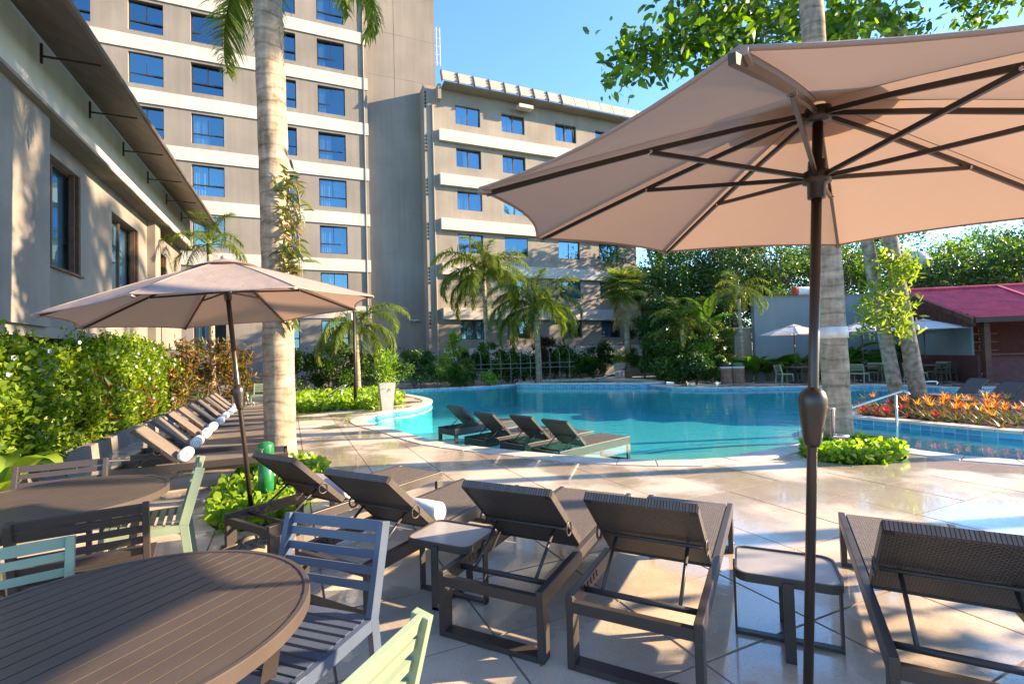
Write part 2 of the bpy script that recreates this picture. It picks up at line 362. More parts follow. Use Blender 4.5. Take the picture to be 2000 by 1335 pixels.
def tile_shape(c):
    hw, hh = TW/2-JT/2, TD/2-JT/2
    R = [c-tu*hw-tv*hh, c+tu*hw-tv*hh, c+tu*hw+tv*hh, c-tu*hw+tv*hh]
    R = [(p.x, p.y) for p in R]; cut = [k for k, q in enumerate(hd) if seg_near(c, q, .75)]
    if not cut: return R, [(0, 1, 2, 3)], True
    V = [Vector(p) for p in R]; E = [(0, 1), (1, 2), (2, 3), (3, 0)]
    for k in cut:
        poly = holes[k]; n = len(poly)
        idx = [t for t in range(n) if (Vector(poly[t])-c).length < 2.2]; mp = {}
        for t in idx: mp[t] = len(V); V.append(Vector(poly[t]))
        E += [(mp[t], mp[(t+1) % n]) for t in idx if (t+1) % n in mp]
    r = delaunay_2d_cdt(V, E, [], 0, 1e-5); keep = []
    for f in r[2]:
        m_ = sum((r[0][k] for k in f), Vector((0, 0)))/3
        if inside(m_.x, m_.y, R) and not any(inside(m_.x, m_.y, holes[k]) for k in cut): keep.append(tuple(f))
    used = sorted({k for f in keep for k in f}); mp = {k: i for i, k in enumerate(used)}
    return [tuple(r[0][k]) for k in used], [tuple(mp[k] for k in f) for f in keep], False
def tile_mesh(mb, P2, F, z):
    i0 = len(mb.v); n = len(P2); mb.v += [(x, y, z) for x, y in P2] + [(x, y, z-.03) for x, y in P2]; ed = {}
    for f in F:
        mb.f.append(tuple(i0+k for k in f))
        for k in range(len(f)): ed[(f[k], f[(k+1) % len(f)])] = 1
    for (a, b) in ed:
        if (b, a) not in ed: mb.f.append((i0+b, i0+a, i0+n+a, i0+n+b))
full_me = None; rest = MB(); nt_ = 0
for d_, i, j, c in cand:
    z = RNG.uniform(-.0025, .0015)
    P2, F, whole = tile_shape(c)
    if not F: continue
    if nt_ < 290:
        if whole:
            if full_me is None:
                q = MB(); tile_mesh(q, [(x*(TW-JT)/2, y*(TD-JT)/2) for x, y in ((-1, -1), (1, -1), (1, 1), (-1, 1))], [(0, 1, 2, 3)], 0.); full_me = q.mesh('tile'); full_me.materials.append(STONE)
            o = link('tile', full_me, None, deck); o.location = (c.x, c.y, z); o.rotation_euler = (RNG.normal()*.0012, RNG.normal()*.0012, tTH)
        else:
            q = MB(); tile_mesh(q, P2, F, z); q.build('tile', STONE, deck)
        nt_ += 1
    else: tile_mesh(rest, P2, F, z)
tag(rest.build('far_tiles', STONE, deck), kind='stuff')
# coping stones, one by one
def walk(poly, st):
    pts = [Vector((*p, 0)) for p in poly] + [Vector((*poly[0], 0))]; out = [pts[0]]; acc = 0.
    for a, b in zip(pts, pts[1:]):
        L = (b-a).length; t = 0.
        while acc + (L-t) >= st: t += st-acc; acc = 0.; out.append(a+(b-a)*(t/L))
        acc += L-t
    return out
def nrm(poly, p):
    k = min(range(len(poly)), key=lambda i: (poly[i][0]-p.x)**2+(poly[i][1]-p.y)**2); q = Vector((*poly[k], 0))
    a, b = Vector((*poly[k-1], 0)), Vector((*poly[(k+1) % len(poly)], 0)); t = (b-a).normalized(); s = Vector((t.y, -t.x, 0))
    return s if not inside(q.x+s.x*.05, q.y+s.y*.05, poly) else -s
W_ = walk(OUT, .52); N_ = [nrm(OUT, p) for p in W_]
N_ = [(N_[i-1]+N_[i]*2+N_[(i+1) % len(N_)]).normalized() for i in range(len(N_))]
for k in range(len(W_)):
    a, b = W_[k], W_[(k+1) % len(W_)]
    if (b-a).length > 1.2: continue
    if a.y > 21.5 and a.x < 6.3 and not (a.y < 23.4 and a.x < -4): continue          # the far water edge has no coping
    na, nb = N_[k], N_[(k+1) % len(W_)]; g = (b-a).normalized()*.005; z = .012+RNG.uniform(0, .003)
    P4 = [a-na*.03+g, b-nb*.03-g, b+nb*(COPW+.012)-g, a+na*(COPW+.012)+g]
    q = MB(); q.prism([(p.x, p.y) for p in P4], -.035, z)
    o = q.build('coping_stone', COPE, deck, bevel=.008)
# ================================================================ buildings
STUC = mat('tower_stucco', (.262, .228, .19), .9, .10, .35, .5, 25, streak=.10)
STUC2 = mat('wing_stucco', (.31, .265, .213), .9, .10, .5, .35, 25, streak=.08)
STUC3 = mat('annex_plaster', (.23, .20, .172), .85, .12, .8, .2, 30, streak=.08)
GREYW = mat('grey_wall_paint', (.20, .235, .245), .85, .06, .7, .15, 20, streak=.05)
WHITE = mat('white_band_paint', (.58, .52, .45), .8, .05, .8, .2, 20, streak=.09)
FRAME = mat('dark_frame', (.025, .017, .015), .5, .1); BROWN = mat('brown_frame', (.10, .055, .035), .5, .2)
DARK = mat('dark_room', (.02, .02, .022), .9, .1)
METAL = mat('brown_sheet_metal', (.11, .085, .07), .5, .2, 3)
CURT = mat('curtain_cloth', (.72, .72, .74), .9, .05, 4); CURT2 = mat('pink_curtain', (.62, .47, .42), .9, .05, 4)
def glass_mat(name, tint=(.10, .16, .22), f=.31):
    m = bpy.data.materials.new(name); m.use_nodes = True; n, l = nodes(m); out = n['Material Output']; n.remove(n['Principled BSDF'])
    t = n.new('ShaderNodeBsdfTransparent'); t.inputs[0].default_value = (.36, .50, .60, 1); g = n.new('ShaderNodeBsdfGlossy'); g.inputs['Roughness'].default_value = .02; g.inputs[0].default_value = (.42, .72, .90, 1)
    nz = n.new('ShaderNodeTexNoise'); nz.inputs['Scale'].default_value = 1.3; bp = n.new('ShaderNodeBump'); bp.inputs['Strength'].default_value = .04; l.new(nz.outputs[0], bp.inputs['Height']); l.new(bp.outputs[0], g.inputs['Normal'])
    fr = schlick(n, l, f)
    mx = n.new('ShaderNodeMixShader'); l.new(fr, mx.inputs[0]); l.new(t.outputs[0], mx.inputs[1]); l.new(g.outputs[0], mx.inputs[2]); l.new(mx.outputs[0], out.inputs[0]); return m
GLASS = glass_mat('window_glass'); 
def wall_open(mb, x0, x1, z0, z1, ops, depth, y=0.):
    xs = sorted({x0, x1, *[o[0] for o in ops], *[o[1] for o in ops]}); zs = sorted({z0, z1, *[o[2] for o in ops], *[o[3] for o in ops]})
    for a, b in zip(xs, xs[1:]):
        for c, d in zip(zs, zs[1:]):
            if any(o[0] <= a and b <= o[1] and o[2] <= c and d <= o[3] for o in ops): continue
            mb.quad((a, y, c), (b, y, c), (b, y, d), (a, y, d))
    for a, b, c, d in ops:
        e = y+depth
        mb.quad((a, y, c), (a, y, d), (a, e, d), (a, e, c)); mb.quad((b, y, c), (b, e, c), (b, e, d), (b, y, d))
        mb.quad((a, y, c), (a, e, c), (b, e, c), (b, y, c)); mb.quad((a, y, d), (b, y, d), (b, e, d), (a, e, d))
def window_kit(w, h, style, fm):
    """frame / pane / curtain / backing meshes with origin at the lower left outer corner, on y = 0 facing -y."""
    f = MB(); t = .055
    f.box((w/2, .03, t/2), (w, .06, t)); f.box((w/2, .03, h-t/2), (w, .06, t)); f.box((t/2, .03, h/2), (t, .06, h-2*t)); f.box((w-t/2, .03, h/2), (t, .06, h-2*t))
    if style == 'tower': f.box((w/2, .028, h*.36), (w-2*t, .056, .07)); f.box((w/2, .026, h*.69), (.035, .05, h*.60))
    else: f.box((w*.5, .028, h/2), (.07, .056, h-2*t)); f.box((w*.25, .02, h/2-.0), (.0001, .01, h-2*t))
    p = MB(); p.quad((t, .04, t), (w-t, .04, t), (w-t, .04, h-t), (t, .04, h-t))
    def cur(a, b):
        c = MB(); n = 36
        for k in range(n):
            xa, xb = a+(b-a)*k/n, a+(b-a)*(k+1)/n; ya, yb = .16+.03*math.sin(k*1.9), .16+.03*math.sin((k+1)*1.9); c.quad((xa, ya, t), (xb, yb, t), (xb, yb, h-t), (xa, ya, h-t))
        return c
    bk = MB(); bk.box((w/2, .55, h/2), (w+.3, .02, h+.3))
    return f, p, [cur(t, w*.52), cur(w*.30, w-t), cur(t, w-t), cur(t, w*.3)], bk
def make_windows(root, kit, spots, fm, choose):
    f, p, cs, bk = kit; fme = f.mesh('window'); fme.materials.append(fm); pme = p.mesh('pane'); pme.materials.append(GLASS); cm = []
    for m_ in (CURT, CURT2):
        row = []
        for c in cs: me = c.mesh('curtain'); me.materials.append(m_); row.append(me)
        cm.append(row)
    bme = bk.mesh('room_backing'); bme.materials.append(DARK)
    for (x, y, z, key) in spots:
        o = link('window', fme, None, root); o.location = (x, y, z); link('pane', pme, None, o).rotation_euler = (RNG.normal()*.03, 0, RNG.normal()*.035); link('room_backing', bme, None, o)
        ch = choose(key)
        if ch is not None: link('curtain', cm[ch[1]][ch[0]], None, o)
# --- tower block
T0 = UV(-16, 32.2); tower = thing('tower_block', 'tall grey brown hotel tower with white horizontal bands and dark blue windows', 'building', T0, TH)
W4 = [(3.90-16.0, 0)]
colsx = [.92+16, -1.93+16, -5.82+16, -8.74+16, -12.0+16]; ops = []; spots = []
for c_ in colsx:
    for k in range(10):
        z = 2.38+2.955*k; ops.append((c_, c_+1.62, z, z+1.74)); spots.append((c_, .16, z, (c_, k)))
mb = MB(); wall_open(mb, 0, 19.92, -.1, 33.2, ops, .2); mb.quad((19.92, 0, -.1), (19.92, 8, -.1), (19.92, 8, 33.2), (19.92, 0, 33.2)); mb.quad((0, 8, -.1), (0, 0, -.1), (0, 0, 33.2), (0, 8, 33.2)); mb.quad((0, 0, 33.2), (19.92, 0, 33.2), (19.92, 8, 33.2), (0, 8, 33.2)); mb.quad((19.92, 8, -.1), (0, 8, -.1), (0, 8, 33.2), (19.92, 8, 33.2))
mb.build('wall', STUC, tower)
for k in range(10):
    z = 4.24+2.965*k; MB().box((9.96, -.02, z+.38), (19.98, .1, .76)).build('white_band', WHITE, tower)
make_windows(tower, window_kit(1.62, 1.74, 'tower', FRAME), spots, FRAME, lambda k: ((k[0] == colsx[0] and 2) or 2, 0) if k[1] in (2, 3) else ((1, 0) if k[1] == 1 else ((random.choice((0, 1, 3)), 0) if random.random() < .5 else None)))
MB().tube([(19.7, -.06, 1), (19.7, -.06, 31)], .05, 8).build('drain_pipe', STUC, tower)
# plain stair wall between tower and wing
S0 = UV(3.93, 32.75); stair = thing('stair_wall_block', 'plain windowless grey brown stair block between the tower and the lower wing', 'building', S0, TH)
MB().box((2.36, 2.5, 16), (4.72, 5, 32.4)).build('wall', STUC, stair)
for k in range(10): MB().box((2.36, -.004, 2.6+3*k), (4.70, .012, .02)).build('floor_joint', STUC2, stair)
MB().box((1.9, -.004, 16), (.025, .014, 31)).build('panel_joint', STUC2, stair)
lad = MB()
for k in range(2): lad.tube([(4.9+.25*k, .25, 22.2), (4.9+.25*k, .25, 25.0)], .03, 6)
for k in range(5): lad.tube([(4.72, .25, 22.4+.6*k), (5.15, .25, 22.4+.6*k)], .025, 6)
lad.build('access_ladder', WHITE, stair)
# --- lower wing
R0 = UV(7.5, 31.6); wing = thing('hotel_wing', 'six storey beige hotel wing with projecting white bands under each window row', 'building', R0, TH)
wx = [2.17, 5.58, 9.90, 13.40]; ops = []; spots = []
for c_ in wx:
    for k in range(6):
        z = 2.78+2.955*k; ops.append((c_, c_+1.79, z, z+1.30)); spots.append((c_, .14, z, (c_, k)))
mb = MB(); EX = 16.9
wall_open(mb, 0, EX, -.1, 19.9, ops, .18); mb.quad((0, 6, -.1), (0, 0, -.1), (0, 0, 19.9), (0, 6, 19.9)); mb.quad((EX, 0, -.1), (EX, 6, -.1), (EX, 6, 19.9), (EX, 0, 19.9)); mb.quad((0, 0, 19.9), (EX, 0, 19.9), (EX, 6, 19.9), (0, 6, 19.9)); mb.quad((EX, 6, -.1), (0, 6, -.1), (0, 6, 19.9), (EX, 6, 19.9))
mb.build('wall', STUC2, wing)
for k in range(5): MB().box(((.95+EX)/2, -.14, 16.55-3.01*k), (EX-.95, .28, .78)).build('white_band', WHITE, wing)
MB().box(((.95+EX)/2, -.14, 1.73), (EX-.95, .28, .88)).build('white_band', WHITE, wing)
random.seed(3)
make_windows(wing, window_kit(1.79, 1.30, 'wing', BROWN), spots, BROWN, lambda k: random.choice([(2, 0), (2, 0), (1, 0), (0, 0), (0, 1), (2, 0)]))
MB().tube([(.55, -.07, 1), (.55, -.07, 18.6)], .06, 8).build('drain_pipe', STUC2, wing)
mb = MB()
for k in range(6): 
    for q in range(5): mb.box((.10, -.006, 3.6+2.955*k+.24*q), (.10, .02, .17))
mb.build('vent_slot', DARK, wing)
roof = MB().box(((1.0+EX)/2+.4, 2.45, 19.84), (EX-.6, 6.6, .10)).build('roof', STUC2, wing)
np_ = 15; pw = (EX-.1)/np_
PAN = mat('roof_edge_sheet', (.48, .41, .33), .7, .08, 2)
for k in range(np_):
    x = 1.0+pw*(k+.5); b_ = MB()
    for r_ in range(3): b_.box((x, -1.0+.10*r_, 19.98+.245*r_), (pw-.07, .06, .235))
    b_.build('roof_panel', PAN, roof)
    if k < 9: MB().box((x-pw/2, -.92, 20.2), (.06, .22, .86), rot=Matrix.Rotation(-.38, 3, 'X')).build('panel_rib', METAL, roof)
MB().box((.9, -.5, 19.2), (.22, .5, 1.0)).build('roof_bracket', STUC2, roof)
MB().box((7.2, -.55, 19.28), (1.1, .5, .25)).build('floodlight', WHITE, wing)
# stair tower at the right end of the wing
E0 = UV(24.4, 30.6); endb = thing('stair_annex', 'grey stair annex with an open recess at the right end of the wing', 'building', E0, TH)
MB().box((1.3, 1.8, 3.4), (.3, 3.4, 7.0)).build('wall', STUC3, endb); MB().box((.1, 2.9, 4.6), (2.5, .2, 9.0)).build('back_wall', STUC2, endb); MB().box((.2, 1.2, 5.6), (2.5, 3.2, .18)).build('canopy_slab', WHITE, endb)
for k in range(9): MB().box((.2-.1*k+.5, -.4+.0*k, .1+.19*k), (1.1, .28, .05)).build('stair_tread', METAL, endb)
MB().bar((1.4, -.6, 1.1), (-.8, -.6, 2.9), .05, .05).build('stair_rail', WHITE, endb)
# --- left annex
A0 = UV(-4.6, 6.0); ann = thing('annex_building', 'low plaster annex with raised floor, brown sliding windows and metal eave', 'building', A0, TH)
# local: x = u+4.6, y = v-6 ; facade faces +x
def fx(m3): return [(-p[1], p[0], p[2]) for p in m3]
ops = [(11.85-6, 13.70-6, 3.64, 5.85), (15.6-6, 17.8-6, 3.4, 5.65), (19.1-6, 21.0-6, 3.5, 5.5)]
mb = MB(); wall_open(mb, 0, 17.2, 2.17, 6.6, ops, .25); mb.v = fx(mb.v)
mb.quad((0, 17.2, 2.17), (-7, 17.2, 2.17), (-7, 17.2, 7.3), (0, 17.2, 7.3)); mb.build('wall', STUC3, ann)
for k, (a, b, c, d) in enumerate(ops):
    kit = window_kit(b-a, d-c, 'wing', BROWN); o = kit[0]; o.v = fx(o.v); o = o.build('window', BROWN, ann); o.location = (-.16, a, c)
    for nm, q, m_ in (('pane', kit[1], GLASS), ('room_backing', kit[3], DARK)): q.v = fx(q.v); q.build(nm, m_, o)
    q = kit[2][(2, 1, 2)[k]]; q.v = fx(q.v); q.build('curtain', CURT, o)
    for s_ in (0, 1): MB().box((.10-.05*s_, (b-a)-.03-.10*s_, (d-c)/2), (.09, .05, d-c)).build('sliding_sash', BROWN, o)
    MB().box((.155, (b-a)/2, -.03), (.12, b-a+.1, .05)).build('sill', BROWN, o)
MB().box((-3.2, 6.0, 2.26), (6.9, 18.0, .19)).build('floor_slab', STUC3, ann)
MB().box((.12, 2.75, 4.4), (.42, 5.3, 4.1)).build('pilaster', STUC3, ann)
MB().box((.10, 12.95, 4.4), (.24, .6, 4.1)).build('pilaster', STUC3, ann)
MB().box((-3.2, 8.6, 6.85), (7.1, 17.0, 1.28)).build('white_fascia', WHITE, ann)
MB().box((.12, 8.6, 6.24), (.70, 17.0, .06)).build('soffit_board', STUC3, ann)
eave = MB().box((.86, 8.6, 7.28), (1.05, 17.6, .05), rot=Matrix.Rotation(math.radians(22), 3, 'Y')).build('metal_eave', METAL, ann)
MB().tube([(1.40, -.2, 7.06), (1.40, 17.4, 7.06)], .07, 8).build('gutter', METAL, eave)
for k in range(9):
    y = .6+2.05*k; MB().bar((.46, y, 6.98), (1.30, y, 6.98), .03, .03).build('eave_bracket', FRAME, eave); MB().bar((.48, y, 6.85), (.48, y, 7.2), .035, .03).build('eave_bracket', FRAME, eave)
MB().box((-3.5, 8.6, 1.05), (.25, 17, 2.1)).build('lower_wall', STUC2, ann)
for y in (1.5, 6.5, 11.5, 16.5): MB().box((-.9, y, 1.05), (.35, .35, 2.14)).build('column', STUC3, ann)
ac = thing('air_conditioner', 'white outdoor air conditioning unit fixed below the annex slab edge', 'air conditioner', UV(-4.32, 15.9, 1.75), TH)
MB().box((0, 0, .30), (.34, .85, .60)).build('casing', WHITE, ac, bevel=.02); MB().lathe([(.22, 0), (.22, .01)], 20).build('fan_grille', FRAME, ac).matrix_local = Matrix.Translation((.172, -.1, .3)) @ Matrix.Rotation(math.pi/2, 4, 'Y')
for k in range(4): MB().box((.176, .12+.07*k, .42), (.01, .04, .16)).build('vent_slot', FRAME, ac)
MB().box((-.05, 0, -.02), (.4, .8, .04)).build('bracket', METAL, ac)
# --- far garden wall
FWALL = thing('garden_wall', 'tall plain blue grey wall behind the far tables and parasols', 'wall', (12.3, 24.6, 0), math.radians(2))
MB().box((3.3, .15, 2.08), (6.6, .3, 4.2)).build('wall', GREYW, FWALL); MB().box((3.3, .15, 4.21), (6.7, .36, .06)).build('coping', STUC3, FWALL); MB().box((-.42, .5, 1.3), (.9, .25, 2.7)).build('low_return_wall', STUC2, FWALL); MB().box((-.42, .5, 2.68), (1.0, .4, .06)).build('return_coping', WHITE, FWALL)
roll = thing('rolled_tarp', 'white rolled tarp with red end on top of the garden wall', 'tarp', (14.6, 24.85, 4.24))
MB().lathe([(.0, -.62), (.20, -.62), (.23, -.5), (.23, .5), (.20, .62), (.0, .62)], 18).build('roll', mat('white_tarp', (.75, .73, .72), .6, .06), roll, smooth=True).matrix_local = Matrix.Translation((.6, 0, .23)) @ Matrix.Rotation(math.pi/2, 4, 'Y')
MB().lathe([(.235, -.06), (.235, .06)], 18).build('red_end', mat('red_plastic', (.6, .12, .06), .5), roll).matrix_local = Matrix.Translation((-.02, 0, .24)) @ Matrix.Rotation(math.pi/2, 4, 'Y')
# --- bar pavilion with the red corrugated roof
REDR = mat('red_roof_sheet', (.48, .06, .085), .5, .2, 2, c2=(.34, .04, .06)); TIMB = mat('dark_timber', (.09, .035, .022), .6, .25, 5); MAROON = mat('maroon_paint', (.095, .034, .034), .7, .15)
PV = thing('bar_pavilion', 'timber pool bar pavilion with red corrugated sheet roof', 'pavilion', (18.5, 19.0, 0), math.radians(-13))
def roof_plane(mb, a, b, c, d, n, amp=.035):
    """corrugated quad a-b (eave) to d-c (ridge), ridges run from eave to ridge."""
    a, b, c, d = map(Vector, (a, b, c, d)); up = (b-a).cross(d-a).normalized(); i0 = len(mb.v); m_ = n*4
    for k in range(m_+1):
        t = k/m_; h = up*amp*math.cos(2*math.pi*k/4); mb.v += [tuple(a+(b-a)*t+h), tuple(d+(c-d)*t+h)]
    for k in range(m_): mb.f.append((i0+2*k, i0+2*k+2, i0+2*k+3, i0+2*k+1))
rf = MB(); roof_plane(rf, (-.6, -.4, 2.55), (13, -.4, 2.55), (13, 4.4, 4.15), (-.6, 4.4, 4.15), 70); roof_plane(rf, (13, 9.4, 2.55), (-.6, 9.4, 2.55), (-.6, 4.4, 4.15), (13, 4.4, 4.15), 70)
rf = rf.build('roof', REDR, PV); MB().tube([(-.65, 4.4, 4.19), (13, 4.4, 4.19)], .09, 8).build('ridge_cap', REDR, rf)
MB().bar((2.6, -.42, 2.60), (3.2, 4.3, 4.20), .12, .05).build('valley_strip', REDR, rf)
MB().bar((-.64, -.45, 2.43), (-.64, 4.4, 4.05), .05, .24).build('barge_board', TIMB, rf); MB().bar((-.64, 9.3, 2.43), (-.64, 4.4, 4.05), .05, .24).build('barge_board', TIMB, rf)
MB().box((6.2, -.46, 2.47), (13.6, .1, .2)).build('gutter', FRAME, rf)
for k in range(24):
    y = -.1+.38*k; h = 2.55+(4.05-2.55)*(1-abs(y-4.4)/4.9); MB().box((-.5, y, (h+2.3)/2-.05), (.05, .36, max(.06, h-2.3))).build('gable_board', TIMB, PV)
for x, y in ((0, 0), (4.2, 0), (8.4, 0), (0, 4.4), (0, 8.8)): MB().box((x, y, 1.25), (.2, .2, 2.5)).build('post', TIMB, PV)
MB().box((6.2, .25, .55), (12, .12, 1.1)).build('counter_front', MAROON, PV); MB().box((6.2, .2, 1.13), (12.2, .5, .06)).build('counter_top', TIMB, PV); MB().box((-.2, 4.4, .55), (.1, 8.6, 1.1)).build('counter_front', MAROON, PV)
MB().box((6.2, 7.2, 1.3), (12, .12, 2.6)).build('back_wall', MAROON, PV); MB().box((-.2, 4.6, 1.85), (.08, 8.4, 1.5)).build('side_wall', GREYW, PV)
for k in range(3):
    s_ = MB().box((2.6, 6.9, 1.2+.42*k), (4.0, .35, .04)).build('shelf', mat('shelf_wood', (.35, .20, .09), .6), PV)
    for q in range(9): MB().lathe([(.05, 0), (.05, .18), (.02, .24), (.02, .3)], 10, (.9+.42*q, 6.85, 1.22+.42*k)).build('bottle', mat('bottle_glass', (.30, .16, .05), .15), s_, smooth=True)
for k in range(2): MB().box((2.0+.75*k, .12, 1.42), (.36, .02, .46)).build('notice', mat('notice_%d' % k, ((.75, .72, .68), (.70, .25, .28))[k], .7), PV)
# --- water tank on stand
tk = thing('water_tank', 'white ribbed water tank on a dark stand above the pavilion', 'water tank', (27.5, 33, 0))
MB().lathe([(1.0, 0), (1.05, .1), (1.02, .45), (1.05, .5), (1.0, .9), (1.03, .95), (.95, 1.35), (.6, 1.7), (.3, 1.8)], 24, (0, 0, 6.1)).build('tank', mat('white_plastic', (.68, .62, .6), .5, .08), tk, smooth=True)
MB().lathe([(1.15, 0), (1.15, .14)], 20, (0, 0, 5.95)).build('platform', FRAME, tk)
for a in range(4): MB().bar((1.0*math.cos(a*1.57+.8), 1.0*math.sin(a*1.57+.8), 0), (.9*math.cos(a*1.57+.8), .9*math.sin(a*1.57+.8), 5.95), .12, .12).build('stand_leg', FRAME, tk)
# --- raised spa with blue rim, steps and infinity kerb
spa = thing('raised_spa', 'raised round spa with white rim and blue tiled side at the pool end', 'spa', (0, 0, 0))
sp = [(p.x, p.y) for p in spline([(.2, 26.2), (1.6, 25.3), (3.6, 24.5), (5.4, 23.8), (6.7, 23.5), (7.6, 24.8), (6.6, 27.6), (3.6, 29.2), (1.0, 28.4)], 4, True)]
mb = MB(); n = len(sp)
for k in range(n): a, b = sp[k], sp[(k+1) % n]; mb.quad((*a, -.2), (*b, -.2), (*b, .06), (*a, .06))
mb.build('tiled_side', BAND, spa); mb = MB()
for k in range(n): a, b = sp[k], sp[(k+1) % n]; mb.quad((*a, -1.3), (*b, -1.3), (*b, -.2), (*a, -.2))
mb.build('underwater_side', BASIN, spa); si = offset(sp, -.42); so = offset(sp, .05); mb = MB()
for k in range(n): a, b, c, d = so[k], so[(k+1) % n], si[(k+1) % n], si[k]; mb.quad((*a, .12), (*b, .12), (*c, .12), (*d, .12)); mb.quad((*a, .05), (*b, .05), (*b, .12), (*a, .12)); mb.quad((*d, .12), (*c, .12), (*c, -.3), (*d, -.3))
mb.build('rim', COPE, spa); MB().quad(*[(p[0], p[1], .05) for p in si]).build('spa_water', WATER, spa); MB().quad(*[(p[0], p[1], -.6) for p in si]).build('spa_floor', BASIN, spa)
# --- flower island
isl = [(p.x, p.y) for p in spline([(p.x, p.y) for p in (G(1652, 806), G(1660, 816), G(1753, 825), G(1855, 835), G(2000, 848))] + [(9.7, 7.5), (11.2, 7.0), (12.2, 8.2), (12.0, 10.6), (11.2, 12.2), (9.9, 12.9), (8.5, 12.7)], 3, True)]
I0 = thing('flower_island', 'raised pool island bed edged with pale coping and planted with bromeliads', 'planter bed'); n = len(isl)
mb = MB()
for k in range(n): a, b = isl[k], isl[(k+1) % n]; mb.quad((*a, -.2), (*b, -.2), (*b, .0), (*a, .0))
mb.build('tiled_side', BAND, I0); mb = MB()
for k in range(n): a, b = isl[k], isl[(k+1) % n]; mb.quad((*a, -1.4), (*b, -1.4), (*b, -.2), (*a, -.2))
mb.build('underwater_side', BASIN, I0); ii = offset(isl, -.30); io = offset(isl, .03)
MB().quad(*[(p[0], p[1], .02) for p in ii]).build('bed_soil', SOIL, I0)
for k in range(0, n):
    a, b, c, d = [Vector((*q, 0)) for q in (io[k], io[(k+1) % n], ii[(k+1) % n], ii[k])]; g = (b-a).normalized()*.004
    MB().prism([((p+s_*g).x, (p+s_*g).y) for p, s_ in ((a, 1), (b, -1), (c, -1), (d, 1))], 0., .055).build('coping_stone', COPE, I0)
# ================================================================ furniture
def paint(name, c, rough=.42): return mat(name, c, rough, .06, 5, .04, 120, spec=.4)
TAUPE = paint('taupe_powder_coat', (.050, .040, .036)); SAGE = paint('sage_powder_coat', (.24, .30, .20)); TABLE = paint('table_powder_coat', (.078, .060, .051), .40)
BRONZE = mat('bronze_pole', (.032, .022, .018), .32, .1, 4, spec=.6); STEEL = mat('stainless_steel', (.62, .60, .57), .18, .05, 4, metal=1.); GREYT = paint('side_table_top', (.34, .31, .29), .35)
def wicker_mat(name, c, scale, hole=True):
    m = bpy.data.materials.new(name); m.use_nodes = True; n, l = nodes(m); b = n['Principled BSDF']; out = n['Material Output']
    tc = n.new('ShaderNodeTexCoord'); br = n.new('ShaderNodeTexBrick'); l.new(tc.outputs['Object'], br.inputs['Vector'])
    br.offset = .5; br.inputs['Scale'].default_value = scale; br.inputs['Brick Width'].default_value = .62; br.inputs['Row Height'].default_value = .30; br.inputs['Mortar Size'].default_value = .085; br.inputs['Mortar Smooth'].default_value = .35
    br.inputs['Color1'].default_value = (*c, 1); br.inputs['Color2'].default_value = (*[x*.72 for x in c], 1); br.inputs['Mortar'].default_value = (*[x*.10 for x in c], 1)
    l.new(br.outputs[0], b.inputs['Base Color']); b.inputs['Roughness'].default_value = .5
    inv = n.new('ShaderNodeMath'); inv.operation = 'SUBTRACT'; inv.inputs[0].default_value = 1; l.new(br.outputs['Fac'], inv.inputs[1])
    bp = n.new('ShaderNodeBump'); bp.inputs['Strength'].default_value = .8; bp.inputs['Distance'].default_value = .008; l.new(inv.outputs[0], bp.inputs['Height']); l.new(bp.outputs[0], b.inputs['Normal'])
    return m
WICK = wicker_mat('dark_wicker', (.145, .106, .087), 22); SLING = mat('sling_fabric', (.165, .13, .105), .7, .08, 6, .15, 300); SLINGD = mat('dark_sling', (.085, .07, .06), .6, .08, 6, .15, 300)
TOWEL = mat('white_towel', (.80, .80, .82), .95, .06, 20, .8, 180)
HINGE, BL, BA, LW, LL = .70, .63, math.radians(43), .33, 1.95
